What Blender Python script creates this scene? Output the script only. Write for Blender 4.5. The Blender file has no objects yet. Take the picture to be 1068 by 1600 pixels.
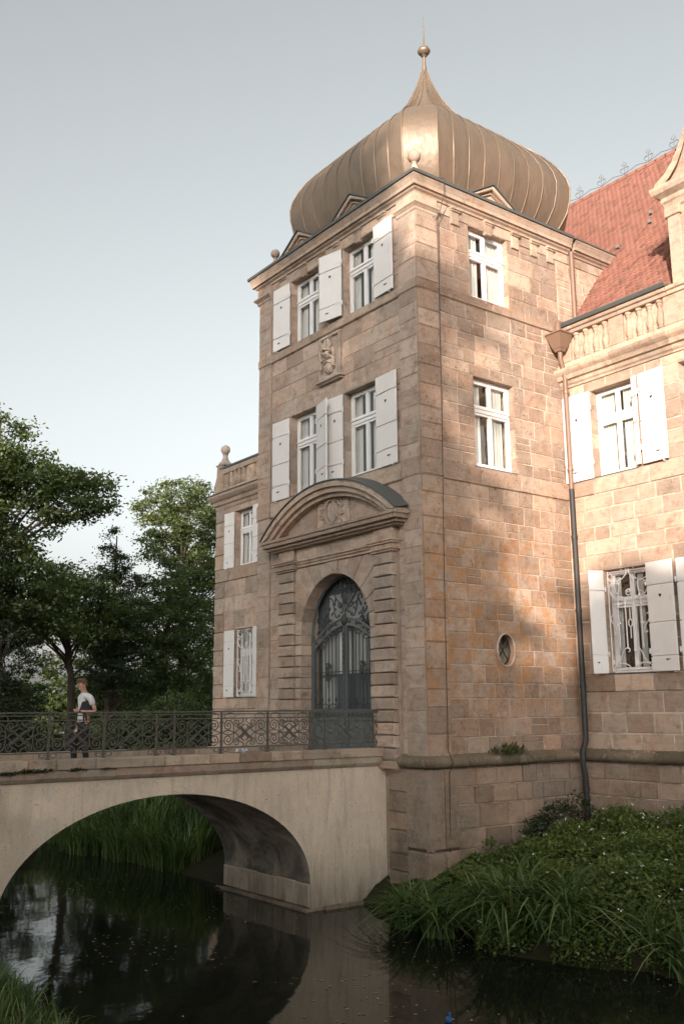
import bpy, math, random
import numpy as np
from mathutils import Matrix, Vector
PI = math.pi
rnd = random.Random(7)
SC = bpy.context.scene
COL = SC.collection

# ------------------------------------------------------------------ camera
CAM_POS = Vector((15.341, -13.7069, 1.0994))
YAW, PITCH, ROLL = 0.927379, 0.203437, -0.0074706
cam_d = bpy.data.cameras.new('camera'); cam = bpy.data.objects.new('camera', cam_d); COL.objects.link(cam)
_f = Vector((-math.sin(YAW)*math.cos(PITCH), math.cos(YAW)*math.cos(PITCH), math.sin(PITCH)))
_r = Vector((math.cos(YAW), math.sin(YAW), 0)); _u = _r.cross(_f)
_r2 = _r*math.cos(ROLL)+_u*math.sin(ROLL); _u2 = -_r*math.sin(ROLL)+_u*math.cos(ROLL)
cam.matrix_world = Matrix(((_r2.x, _u2.x, -_f.x, CAM_POS.x), (_r2.y, _u2.y, -_f.y, CAM_POS.y), (_r2.z, _u2.z, -_f.z, CAM_POS.z), (0, 0, 0, 1)))
cam_d.sensor_fit = 'VERTICAL'; cam_d.sensor_height = 36; cam_d.lens = 1498.297/1600*36
cam_d.clip_start = 0.1; cam_d.clip_end = 3000
SC.camera = cam
# ------------------------------------------------------------------ sky, sun, exposure
SUN_A, SUN_E = math.radians(37), math.radians(10.5)          # azimuth from -Y towards +X, elevation
SUN_DIR = Vector((math.sin(SUN_A)*math.cos(SUN_E), -math.cos(SUN_A)*math.cos(SUN_E), math.sin(SUN_E)))
world = bpy.data.worlds.new('World'); SC.world = world; world.use_nodes = True
wn = world.node_tree; wn.nodes.clear()
sky = wn.nodes.new('ShaderNodeTexSky'); sky.sky_type = 'NISHITA'; sky.sun_disc = False
sky.sun_elevation = SUN_E; sky.sun_rotation = math.atan2(SUN_DIR.x, SUN_DIR.y)
sky.air_density = 1.0; sky.dust_density = 3.8; sky.ozone_density = 1.0
hsv = wn.nodes.new('ShaderNodeHueSaturation'); hsv.inputs['Saturation'].default_value = 0.17; hsv.inputs['Hue'].default_value = 0.455
bg = wn.nodes.new('ShaderNodeBackground'); bg.inputs['Strength'].default_value = 0.126
wo = wn.nodes.new('ShaderNodeOutputWorld')
wn.links.new(sky.outputs[0], hsv.inputs['Color']); wn.links.new(hsv.outputs[0], bg.inputs[0]); wn.links.new(bg.outputs[0], wo.inputs[0])
sun_d = bpy.data.lights.new('sun', 'SUN'); sun_d.energy = 3.5; sun_d.angle = math.radians(0.6); sun_d.color = (1.0, 0.82, 0.71)
sun = bpy.data.objects.new('sun', sun_d); COL.objects.link(sun)
sun.rotation_euler = SUN_DIR.to_track_quat('Z', 'Y').to_euler()
SC.view_settings.view_transform = 'Standard'; SC.view_settings.look = 'None'
SC.view_settings.exposure = 1.22; SC.view_settings.gamma = 1.0; SC.view_settings.use_curve_mapping = False
SC.cycles.max_bounces = 8; SC.cycles.transparent_max_bounces = 12; SC.cycles.use_denoising = True

# ------------------------------------------------------------------ node helpers and materials
class NT:
    def __init__(s, name):
        s.m = bpy.data.materials.new(name); s.m.use_nodes = True
        s.t = s.m.node_tree; s.t.nodes.clear(); s.out = s.t.nodes.new('ShaderNodeOutputMaterial')
    def n(s, typ, attrs=None, **kw):
        nd = s.t.nodes.new(typ)
        for k, v in (attrs or {}).items(): setattr(nd, k, v)
        for k, v in kw.items():
            k = k.replace('_', ' ') if not k.startswith('i_') else int(k[2:])
            s.set(nd.inputs[k], v)
        return nd
    def set(s, sock, v):
        if isinstance(v, bpy.types.NodeSocket): s.t.links.new(v, sock)
        elif isinstance(v, bpy.types.Node): s.t.links.new(v.outputs[0], sock)
        elif isinstance(v, (tuple, list)) and len(v) == 3 and sock.type == 'RGBA': sock.default_value = (*v, 1)
        else: sock.default_value = v
    def noise(s, vec, scale, detail=4, rough=.55, dist=0.0):
        return s.n('ShaderNodeTexNoise', Vector=vec, Scale=scale, Detail=detail, Roughness=rough, Distortion=dist).outputs['Fac']
    def ramp(s, fac, stops, interp='LINEAR'):
        nd = s.n('ShaderNodeValToRGB', Fac=fac); cr = nd.color_ramp; cr.interpolation = interp
        while len(cr.elements) < len(stops): cr.elements.new(.5)
        for e, (p, c) in zip(cr.elements, stops): e.position = p; e.color = (*c, 1) if len(c) == 3 else c
        return nd.outputs[0]
    def rng(s, v, a, b, c=0.0, d=1.0):
        return s.n('ShaderNodeMapRange', Value=v, i_1=a, i_2=b, i_3=c, i_4=d).outputs[0]
    def math(s, op, a, b=0.0):
        return s.n('ShaderNodeMath', {'operation': op}, i_0=a, i_1=b).outputs[0]
    def mix(s, fac, a, b, mode='MIX'):
        nd = s.n('ShaderNodeMix', {'data_type': 'RGBA', 'blend_type': mode})
        s.set(nd.inputs['Factor'], fac); s.set(nd.inputs[6], a); s.set(nd.inputs[7], b)
        return nd.outputs[2]
    def pos(s): return s.n('ShaderNodeNewGeometry').outputs['Position']
    def scale(s, vec, x, y, z):
        return s.n('ShaderNodeMapping', Vector=vec, Scale=(x, y, z)).outputs[0]
    def bump(s, h, strength, dist=.01):
        return s.n('ShaderNodeBump', Height=h, Strength=strength, Distance=dist).outputs[0]
    def bsdf(s, **kw):
        b = s.n('ShaderNodeBsdfPrincipled')
        for k, v in kw.items(): s.set(b.inputs[k.replace('_', ' ')], v)
        s.t.links.new(b.outputs[0], s.out.inputs['Surface']); return s.m

def stone_mat(name, tones, lichen=0.0, speck=0.0, green=0.0, bump=.5, grey=(0.30, 0.275, 0.24), greyamt=.45, layers=.25):
    t = NT(name); P = t.pos(); R = t.n('ShaderNodeObjectInfo').outputs['Random']
    base = t.ramp(R, [(i/(len(tones)-1), c) for i, c in enumerate(tones)])
    base = t.mix(1.0, base, t.ramp(t.math('FRACT', t.math('MULTIPLY', R, 7.31)), [(0, (.74, .72, .70)), (.35, (.98, .97, .96)), (.7, (1.08, 1.07, 1.06)), (1, (1.18, 1.14, 1.10))]), 'MULTIPLY')
    pink = t.noise(P, 1.3, 4, .6, .2); base = t.mix(t.rng(pink, .45, .70, 0, .55), base, t.mix(1.0, base, (1.06, .84, .74), 'MULTIPLY'))
    big = t.noise(P, .55, 5, .6, .4)
    base = t.mix(t.rng(big, .42, .68, 0, greyamt), base, grey)
    # bedding planes of the sandstone
    bed = t.noise(t.n('ShaderNodeVectorMath', {'operation': 'ADD'}, i_0=t.scale(P, 1.3, 1.3, 13), i_1=t.n('ShaderNodeCombineXYZ', X=R, Y=0.0, Z=t.math('MULTIPLY', R, 37.0)).outputs[0]).outputs[0], 1.0, 3, .6, .5)
    base = t.mix(t.rng(bed, .38, .7, 0, layers), base, t.mix(1.0, base, (.62, .56, .5), 'MULTIPLY'))
    fine = t.noise(P, 38, 4, .65)
    base = t.mix(t.rng(fine, .35, .75, 0, .35), base, t.mix(1.0, base, (.55, .52, .5), 'MULTIPLY'))
    mid = t.noise(P, 4.5, 5, .65, .3)
    base = t.mix(t.rng(mid, .52, .72, 0, .55), base, (.16, .12, .09)); blot = t.noise(P, 1.9, 6, .72, .8); base = t.mix(t.rng(blot, .50, .64, 0, .5), base, t.mix(1.0, base, (.56, .50, .45), 'MULTIPLY')); pale = t.noise(P, 3.1, 6, .75, .5); base = t.mix(t.rng(pale, .56, .70, 0, .45), base, (.58, .50, .41))
    if speck:
        sp = t.noise(P, 13, 5, .75); sg = t.noise(P, 1.1, 3, .5)
        base = t.mix(t.math('MULTIPLY', t.rng(sp, .57, .66, 0, speck), t.rng(sg, .38, .56)), base, (.055, .045, .04))
        wp = t.noise(P, 19, 3, .6, .2)
        base = t.mix(t.math('MULTIPLY', t.rng(wp, .62, .68, 0, speck*.7), t.rng(sg, .4, .6)), base, (.48, .43, .36))
    if lichen:
        sep = t.n('ShaderNodeSeparateXYZ', Vector=P)
        zone = t.math('MULTIPLY', t.rng(sep.outputs[2], 6.2, 4.2), t.rng(sep.outputs[2], .2, 1.8))
        ln = t.noise(P, 2.2, 6, .7, .6)
        m = t.math('MULTIPLY', t.rng(ln, .45, .62, 0, lichen), zone)
        base = t.mix(m, base, (.44, .20, .05))
    if green:
        sep = t.n('ShaderNodeSeparateXYZ', Vector=P)
        gz = t.math('MULTIPLY', t.rng(sep.outputs[2], .4, -2.6), t.rng(t.noise(P, 1.7, 5, .65), .35, .65))
        base = t.mix(t.math('MULTIPLY', gz, green), base, (.075, .075, .045))
    h = t.math('ADD', t.math('MULTIPLY', fine, .5), t.math('ADD', mid, t.math('MULTIPLY', bed, .6)))
    return t.bsdf(Base_Color=base, Roughness=t.rng(mid, .3, .7, .78, .95), Specular_IOR_Level=.25, Normal=t.bump(h, bump, .02))

M = {}
M['stone_front'] = stone_mat('sandstone_front', [(.48, .38, .295), (.55, .445, .355), (.44, .36, .285), (.51, .425, .345), (.53, .405, .315)], speck=.25, greyamt=.5, bump=.45)
M['stone_side'] = stone_mat('sandstone_side', [(.46, .345, .26), (.52, .415, .325), (.40, .295, .22), (.48, .37, .285), (.43, .315, .235)], lichen=.62, speck=.9, greyamt=.35, bump=.9)
M['stone_base'] = stone_mat('sandstone_base', [(.37, .275, .205), (.45, .345, .26), (.32, .25, .19), (.40, .30, .22)], speck=.4, green=.6, greyamt=.5, bump=.9)
M['stone_wing'] = stone_mat('sandstone_wing', [(.47, .36, .27), (.55, .44, .34), (.42, .32, .24), (.51, .40, .305)], speck=.3, green=.5, greyamt=.3, bump=.7)
M['stone_trim'] = stone_mat('sandstone_trim', [(.47, .37, .28), (.53, .425, .33)], speck=.45, greyamt=.4, bump=.45, layers=.15)
M['stone_roll'] = stone_mat('sandstone_mossy', [(.25, .20, .14), (.20, .17, .12)], speck=.9, greyamt=.8, grey=(.075, .080, .045), bump=1.0)
M['stone_relief'] = stone_mat('sandstone_relief', [(.54, .46, .38), (.58, .50, .42)], speck=.15, greyamt=.3, bump=.25, layers=.05)
M['stone_coping'] = stone_mat('sandstone_coping', [(.46, .375, .29), (.52, .43, .33), (.43, .32, .24), (.48, .40, .31), (.45, .41, .31)], speck=.45, greyamt=.5, bump=.6)
def mortar_mat(name, c):
    t = NT(name); P = t.pos(); a = t.noise(P, 3, 5, .65); b = t.noise(P, 45, 3, .6)
    q = t.noise(P, 1.6, 5, .7, .6); col = t.mix(t.rng(q, .44, .60, 0, .85), c, (.36, .27, .195)); col = t.mix(t.rng(a, .4, .7, 0, .6), col, t.mix(1.0, col, (.55, .52, .48), 'MULTIPLY')); col = t.mix(t.rng(b, .4, .7, 0, .3), col, tuple(x*.45 for x in c))
    return t.bsdf(Base_Color=col, Roughness=.92, Specular_IOR_Level=.2, Normal=t.bump(b, .6, .01))
M['mortar_front'] = mortar_mat('mortar_front', (.46, .38, .30))
M['mortar_side'] = mortar_mat('mortar_side', (.66, .56, .45))
M['mortar_base'] = mortar_mat('mortar_base', (.5, .43, .35))
def render_mat(vault=False):
    t = NT('vault_render' if vault else 'cement_render'); P = t.pos()
    a = t.noise(P, .8, 6, .62, .5); b = t.noise(P, 26, 4, .7); c = t.noise(t.scale(P, 2.2, 2.2, .35), 2.0, 5, .65, .3); d = t.noise(P, 8, 5, .75)
    col = t.mix(t.rng(a, .38, .66), (.72, .605, .465), (.60, .50, .38))
    col = t.mix(t.rng(c, .5, .72, 0, .28), col, (.30, .26, .21))
    col = t.mix(t.rng(d, .62, .72, 0, .55), col, (.17, .145, .115))
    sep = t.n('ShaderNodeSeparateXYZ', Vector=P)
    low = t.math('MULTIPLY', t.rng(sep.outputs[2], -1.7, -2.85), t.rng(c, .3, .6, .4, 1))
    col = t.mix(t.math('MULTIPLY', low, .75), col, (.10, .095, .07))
    col = t.mix(t.rng(b, .55, .75, 0, .4), col, (.22, .18, .14))
    run = t.noise(t.scale(P, 3, 3, .45), 1.3, 6, .75, .9); col = t.mix(t.rng(run, .52, .68, 0, .42), col, (.24, .20, .155)); pal = t.noise(t.scale(P, 1, 1, .5), 1.4, 6, .7, .6); col = t.mix(t.rng(pal, .56, .70, 0, .5), col, (.70, .64, .55))
    pit = t.noise(P, 17, 4, .7); col = t.mix(t.rng(pit, .64, .70, 0, .7), col, (.12, .10, .08))
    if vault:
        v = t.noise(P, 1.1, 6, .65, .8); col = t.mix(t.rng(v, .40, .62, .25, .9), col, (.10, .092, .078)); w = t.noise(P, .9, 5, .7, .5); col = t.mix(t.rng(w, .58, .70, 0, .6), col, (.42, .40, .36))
    return t.bsdf(Base_Color=col, Roughness=.93, Specular_IOR_Level=.15, Normal=t.bump(t.math('ADD', b, t.math('MULTIPLY', d, .8)), .8, .02))
M['render'] = render_mat(); M['vault'] = render_mat(True)
def paint_mat(name, c, rough=.5, wear=.25, wearc=(.35, .31, .27)):
    t = NT(name); P = t.pos(); a = t.noise(P, 2.5, 5, .65); b = t.noise(t.scale(P, 9, 9, 1.2), 2.5, 5, .7)
    col = t.mix(t.rng(a, .4, .7, 0, .18), c, tuple(x*.72 for x in c)); col = t.mix(t.rng(b, .60, .74, 0, wear), col, wearc)
    return t.bsdf(Base_Color=col, Roughness=rough, Normal=t.bump(b, .15, .004))
M['white'] = paint_mat('white_paint', (.82, .81, .78), .5, .12)
M['shutter'] = paint_mat('shutter_paint', (.77, .745, .70), .6, .4)
M['curtain'] = paint_mat('curtain_cloth', (.74, .72, .68), .9, .0)
M['iron'] = paint_mat('wrought_iron', (.095, .088, .070), .5, .6, (.20, .15, .105))
M['iron_white'] = paint_mat('white_iron', (.76, .74, .71), .5, .1)
M['iron_dark'] = paint_mat('dark_metal', (.03, .03, .028), .6, .2, (.09, .06, .04))
M['gate'] = paint_mat('gate_paint', (.105, .125, .125), .5, .3, (.13, .13, .12))
M['gate_iron'] = paint_mat('gate_iron', (.035, .042, .04), .5, .3, (.10, .10, .09))
M['band_grey'] = paint_mat('gate_band', (.15, .158, .15), .6, .3, (.09, .09, .085))
M['panel_grey'] = paint_mat('gate_backing', (.40, .41, .385), .7, .3, (.24, .235, .22))
M['pipe'] = paint_mat('copper_pipe', (.20, .125, .085), .5, .4, (.11, .085, .06))
M['dark'] = paint_mat('painted_dark', (.018, .017, .016), .9, 0)  # near-black colour stands in for shade in rooms and shutter hearts
M['lead'] = paint_mat('lead_sheet', (.085, .095, .088), .5, .5, (.16, .15, .12))
M['slate'] = paint_mat('slate', (.20, .19, .18), .6, .4, (.11, .1, .09))
def copper_mat():
    t = NT('brown_copper'); P = t.pos(); R = t.n('ShaderNodeObjectInfo').outputs['Random']
    a = t.noise(t.scale(P, 1, 1, .35), 1.6, 5, .6, .5); b = t.noise(t.scale(P, 5, 5, .8), 3, 5, .7)
    col = t.mix(t.rng(a, .35, .68), (.225, .168, .115), (.17, .135, .10)); col = t.mix(t.rng(b, .5, .72, 0, .5), col, (.15, .12, .09))
    col = t.mix(t.math('MULTIPLY', R, .3), col, (.29, .22, .15))
    wav = t.noise(t.scale(P, 1, 1, .6), 3.2, 3, .5)
    return t.bsdf(Base_Color=col, Metallic=.4, Roughness=t.rng(b, .3, .7, .42, .6), Normal=t.bump(wav, .55, .06))
M['copper'] = copper_mat()
def tile_mat():
    t = NT('clay_tiles'); P = t.pos(); R = t.n('ShaderNodeNewGeometry').outputs['Random Per Island']
    col = t.ramp(R, [(0, (.24, .108, .078)), (.5, (.29, .140, .104)), (.85, (.22, .102, .075)), (1, (.15, .08, .062))])
    a = t.noise(P, 1.2, 5, .65); col = t.mix(t.rng(a, .45, .7, 0, .5), col, (.20, .11, .08)); a2 = t.noise(P, 7, 4, .7); col = t.mix(t.rng(a2, .6, .72, 0, .5), col, (.34, .27, .2))
    return t.bsdf(Base_Color=col, Roughness=.85, Specular_IOR_Level=.2, Normal=t.bump(t.noise(P, 40, 3), .3, .005))
M['tile'] = tile_mat()
def glass_mat():
    t = NT('window_glass')
    bf = t.n('ShaderNodeNewGeometry').outputs['Backfacing']; fr = t.n('ShaderNodeFresnel', IOR=t.rng(bf, 0, 1, 1.5, 1/1.5)); P = t.pos()
    bm = t.bump(t.noise(P, 2.2, 2, .5), .06, .05)
    g = t.n('ShaderNodeBsdfGlossy', Roughness=.02, Color=(.95, .95, .95), Normal=bm); tr = t.n('ShaderNodeBsdfTransparent', Color=(.86, .88, .86))
    fac = t.rng(fr.outputs[0], 0, 1, .07, 1.0)
    mx = t.n('ShaderNodeMixShader', i_0=fac, i_1=tr.outputs[0], i_2=g.outputs[0])
    t.t.links.new(mx.outputs[0], t.out.inputs['Surface']); return t.m
M['glass'] = glass_mat()
def water_mat():
    t = NT('moat_water'); P = t.pos()
    a = t.noise(t.scale(P, 1, 1, 1), .9, 3, .5, .3); b = t.noise(P, 5.5, 3, .55)
    h = t.math('ADD', a, t.math('MULTIPLY', b, .12))
    col = t.mix(t.rng(a, .4, .7), (.008, .010, .007), (.014, .015, .009))
    return t.bsdf(Base_Color=col, Roughness=.045, IOR=1.33, Specular_IOR_Level=.5, Normal=t.bump(h, .10, .06))
M['water'] = water_mat()
def leaf_mat(name, c1, c2, c3, trans=.35, ns=.6):
    t = NT(name); P = t.pos(); R = t.n('ShaderNodeNewGeometry').outputs['Random Per Island']
    col = t.ramp(R, [(0, c1), (.6, c2), (1, c3)]); n = t.noise(P, ns, 3, .6)
    col = t.mix(t.rng(n, .35, .68, 0, .5), col, c1)
    d = t.n('ShaderNodeBsdfDiffuse', Color=col); tl = t.n('ShaderNodeBsdfTranslucent', Color=t.mix(1.0, col, (1.15, 1.1, .6), 'MULTIPLY')); g = t.n('ShaderNodeBsdfGlossy', Color=(.9, .95, .9), Roughness=.42)
    m1 = t.n('ShaderNodeMixShader', i_0=trans, i_1=d.outputs[0], i_2=tl.outputs[0]); m2 = t.n('ShaderNodeMixShader', i_0=.035, i_1=m1.outputs[0], i_2=g.outputs[0])
    t.t.links.new(m2.outputs[0], t.out.inputs['Surface']); return t.m
M['leaf_oak'] = leaf_mat('leaf_broad', (.072, .115, .040), (.115, .165, .056), (.18, .205, .070), .45)
M['leaf_ash'] = leaf_mat('leaf_light', (.092, .135, .052), (.14, .185, .070), (.20, .23, .095), .45)
M['leaf_dark'] = leaf_mat('leaf_dark', (.026, .040, .018), (.040, .058, .025), (.060, .078, .032), .2)
M['leaf_cone'] = leaf_mat('leaf_conifer', (.055, .085, .038), (.080, .12, .052), (.11, .145, .062), .3)
M['leaf_bush'] = leaf_mat('leaf_bush', (.066, .108, .040), (.105, .155, .055), (.15, .19, .068), .45)
M['reed'] = leaf_mat('reed_blade', (.040, .085, .026), (.115, .180, .055), (.26, .32, .115), .38, 1.5)
M['cover'] = leaf_mat('cover_leaf', (.055, .105, .025), (.130, .190, .045), (.23, .25, .068), .38, 2.2)
M['moss'] = leaf_mat('moss_leaf', (.05, .065, .022), (.075, .09, .03), (.11, .115, .04), .2)
M['petal'] = paint_mat('petal', (.75, .74, .66), .8, 0)
M['fallen'] = leaf_mat('fallen_leaf', (.16, .13, .07), (.32, .27, .16), (.50, .45, .32), .1)
def bark_mat():
    t = NT('bark'); P = t.pos(); a = t.noise(t.scale(P, 6, 6, 1), 2, 5, .7)
    return t.bsdf(Base_Color=t.mix(t.rng(a, .35, .65), (.045, .036, .027), (.11, .088, .065)), Roughness=.95, Normal=t.bump(a, .8, .03))
M['bark'] = bark_mat()
def soil_mat():
    t = NT('soil_grass'); P = t.pos(); a = t.noise(P, .7, 6, .65); b = t.noise(P, 9, 5, .7)
    col = t.mix(t.rng(a, .35, .65), (.022, .024, .012), (.040, .034, .020)); col = t.mix(t.rng(b, .45, .7, 0, .5), col, (.030, .042, .014))
    return t.bsdf(Base_Color=col, Roughness=.95, Specular_IOR_Level=.1, Normal=t.bump(b, .8, .03))
M['soil'] = soil_mat()
M['paving'] = stone_mat('deck_paving', [(.30, .26, .21), (.36, .31, .25)], greyamt=.4)

# ------------------------------------------------------------------ mesh and object helpers
WORLD = {}
def par(o, p):
    if p is None: return o
    o.parent = p
    w = WORLD.get(p.name)
    if w is not None: o.matrix_parent_inverse = w.inverted()
    return o
def mapper(origin, U, Nn):
    def m(u, n, z): return (origin[0]+U[0]*u+Nn[0]*n, origin[1]+U[1]*u+Nn[1]*n, z)
    return m
FRONT = lambda u, n, z: (u, -n, z)
SIDE = lambda u, n, z: (n, u, z)
D = 4.858; W = 6.737
WING = lambda u, n, z: (u, D-n, z)
LY = 4.95
LWING = lambda u, n, z: (u, LY-n, z)

class MB:
    """collects shapes; build() links them as one mesh object"""
    def __init__(s, fmap=None, flip=None):
        s.v = []; s.f = []; s.m = fmap; s.flip = (fmap is not None) if flip is None else flip
    def add(s, vs, fs):
        o = len(s.v)
        s.v += [s.m(*p) for p in vs] if s.m else [tuple(p) for p in vs]
        s.f += [tuple(i+o for i in (reversed(f) if s.flip else f)) for f in fs]; return s
    def box(s, x0, x1, y0, y1, z0, z1):
        x0, x1 = min(x0, x1), max(x0, x1); y0, y1 = min(y0, y1), max(y0, y1); z0, z1 = min(z0, z1), max(z0, z1)
        return s.add([(x0, y0, z0), (x1, y0, z0), (x1, y1, z0), (x0, y1, z0), (x0, y0, z1), (x1, y0, z1), (x1, y1, z1), (x0, y1, z1)],
                     [(0, 3, 2, 1), (4, 5, 6, 7), (0, 1, 5, 4), (1, 2, 6, 5), (2, 3, 7, 6), (3, 0, 4, 7)])
    def cbox(s, u0, u1, n0, n1, z0, z1, c=.012):
        """box whose n1 face has chamfered edges"""
        vs = [(u0, n0, z0), (u1, n0, z0), (u1, n0, z1), (u0, n0, z1), (u0, n1-c, z0), (u1, n1-c, z0), (u1, n1-c, z1), (u0, n1-c, z1),
              (u0+c, n1, z0+c), (u1-c, n1, z0+c), (u1-c, n1, z1-c), (u0+c, n1, z1-c)]
        fs = [(0, 1, 2, 3)] + [(i, 4+i, 4+(i+1) % 4, (i+1) % 4) for i in range(4)] + [(4+i, 8+i, 8+(i+1) % 4, 4+(i+1) % 4) for i in range(4)] + [(11, 10, 9, 8)]
        return s.add(vs, fs)
    def prism(s, poly, n0, n1, c=0.0):
        """polygon (u,z) extruded along n; chamfer c on the n1 face"""
        a = sum(poly[i][0]*poly[(i+1) % len(poly)][1]-poly[(i+1) % len(poly)][0]*poly[i][1] for i in range(len(poly)))
        if a < 0: poly = poly[::-1]
        k = len(poly)
        if c:
            cu = sum(p[0] for p in poly)/k; cz = sum(p[1] for p in poly)/k
            ins = []
            for i in range(k):
                p0, p1, p2 = poly[i-1], poly[i], poly[(i+1) % k]
                d1 = (p1[0]-p0[0], p1[1]-p0[1]); d2 = (p2[0]-p1[0], p2[1]-p1[1])
                l1 = math.hypot(*d1) or 1; l2 = math.hypot(*d2) or 1
                n1_ = (-d1[1]/l1, d1[0]/l1); n2_ = (-d2[1]/l2, d2[0]/l2)
                dd = 1+n1_[0]*n2_[0]+n1_[1]*n2_[1]; dd = max(dd, .3)
                ins.append((p1[0]+c*(n1_[0]+n2_[0])/dd, p1[1]+c*(n1_[1]+n2_[1])/dd))
            vs = [(p[0], n0, p[1]) for p in poly]+[(p[0], n1-c, p[1]) for p in poly]+[(p[0], n1, p[1]) for p in ins]
            fs = [tuple(range(k))]+[(i, k+i, k+(i+1) % k, (i+1) % k) for i in range(k)]+[(k+i, 2*k+i, 2*k+(i+1) % k, k+(i+1) % k) for i in range(k)]+[tuple(range(3*k-1, 2*k-1, -1))]
        else:
            vs = [(p[0], n0, p[1]) for p in poly]+[(p[0], n1, p[1]) for p in poly]
            fs = [tuple(range(k)), tuple(range(2*k-1, k-1, -1))]+[(i, k+i, k+(i+1) % k, (i+1) % k) for i in range(k)]
        return s.add(vs, fs)
    def tube(s, pts, r, n=6, closed=False, r1=None, sx=1.0):
        P = [Vector(p) for p in pts]; k = len(P)
        if k < 2: return s
        T = []
        for i in range(k):
            a = P[(i-1) % k] if closed or i > 0 else P[i]; b = P[(i+1) % k] if closed or i < k-1 else P[i]
            t = b-a; T.append(t.normalized() if t.length > 1e-9 else Vector((0, 0, 1)))
        up = Vector((0, 0, 1)) if abs(T[0].z) < .9 else Vector((1, 0, 0))
        nrm = T[0].cross(up).normalized(); vs = []
        for i in range(k):
            nrm = (nrm-T[i]*nrm.dot(T[i])); nrm = nrm.normalized() if nrm.length > 1e-6 else T[i].orthogonal().normalized()
            bi = T[i].cross(nrm); rr = r if r1 is None else r+(r1-r)*i/(k-1)
            for j in range(n):
                a = 2*PI*(j+.5)/n; vs.append(tuple(P[i]+nrm*(math.cos(a)*rr*sx)+bi*(math.sin(a)*rr)))
        fs = []
        for i in range(k if closed else k-1):
            i2 = (i+1) % k
            for j in range(n): fs.append((i*n+j, i*n+(j+1) % n, i2*n+(j+1) % n, i2*n+j))
        if not closed: fs += [tuple(range(n-1, -1, -1)), tuple((k-1)*n+j for j in range(n))]
        return s.add(vs, fs)
    def lathe(s, prof, c, n=20):
        vs = []; fs = []
        for (r, z) in prof:
            for j in range(n): a = 2*PI*j/n; vs.append((c[0]+r*math.cos(a), c[1]+r*math.sin(a), c[2]+z))
        for i in range(len(prof)-1):
            for j in range(n): fs.append((i*n+j, i*n+(j+1) % n, (i+1)*n+(j+1) % n, (i+1)*n+j))
        fs += [tuple(range(n-1, -1, -1)), tuple((len(prof)-1)*n+j for j in range(n))]
        return s.add(vs, fs)
    def ball(s, c, rx, ry=None, rz=None, n=10, m=7):
        ry = rx if ry is None else ry; rz = rx if rz is None else rz
        vs = []; fs = []
        for i in range(m+1):
            ph = PI*i/m-PI/2
            for j in range(n): a = 2*PI*j/n; vs.append((c[0]+rx*math.cos(ph)*math.cos(a), c[1]+ry*math.cos(ph)*math.sin(a), c[2]+rz*math.sin(ph)))
        for i in range(m):
            for j in range(n): fs.append((i*n+j, i*n+(j+1) % n, (i+1)*n+(j+1) % n, (i+1)*n+j))
        return s.add(vs, fs)
    def mould(s, path, prof, jit=0.0):
        """profile [(out, z)...] swept along a plan path, outside on the left of travel, mitred"""
        k = len(path); nr = []
        for i in range(k-1):
            dx, dy = path[i+1][0]-path[i][0], path[i+1][1]-path[i][1]; l = math.hypot(dx, dy); nr.append((-dy/l, dx/l))
        vs = []; q = len(prof)
        for i in range(k):
            a = nr[max(i-1, 0)]; b = nr[min(i, k-2)]; dd = 1+a[0]*b[0]+a[1]*b[1]
            mx, my = (a[0]+b[0])/dd, (a[1]+b[1])/dd
            for (o, z) in prof: vs.append((path[i][0]+mx*o, path[i][1]+my*o, z))
        fs = []
        for i in range(k-1):
            for j in range(q):
                j2 = (j+1) % q; fs.append((i*q+j, i*q+j2, (i+1)*q+j2, (i+1)*q+j))
        fs += [tuple(range(q-1, -1, -1)), tuple((k-1)*q+j for j in range(q))]
        if jit: vs = [(x+rnd.uniform(-jit, jit), y+rnd.uniform(-jit, jit), z+rnd.uniform(-jit, jit)) for x, y, z in vs]
        return s.add(vs, fs)
    def build(s, name, mat, parent=None, smooth=False):
        me = bpy.data.meshes.new(name); me.from_pydata(s.v, [], s.f); me.update()
        if smooth: me.polygons.foreach_set('use_smooth', [True]*len(me.polygons))
        me.materials.append(M[mat] if isinstance(mat, str) else mat)
        o = bpy.data.objects.new(name, me); COL.objects.link(o); return par(o, parent)

def smooth_by_angle(o, deg=40):
    me = o.data; me.polygons.foreach_set('use_smooth', [True]*len(me.polygons))
    try: me.set_sharp_from_angle(angle=math.radians(deg))
    except Exception: pass
    return o
def thing(name, label, cat, loc=(0, 0, 0), group=None):
    o = bpy.data.objects.new(name, None); COL.objects.link(o); o.location = loc; o.empty_display_size = .3
    WORLD[o.name] = Matrix.Translation(loc)
    o['label'] = label; o['category'] = cat
    if group: o['group'] = group
    return o
def tag(o, label, cat, group=None):
    o['label'] = label; o['category'] = cat
    if group: o['group'] = group
    return o

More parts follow.
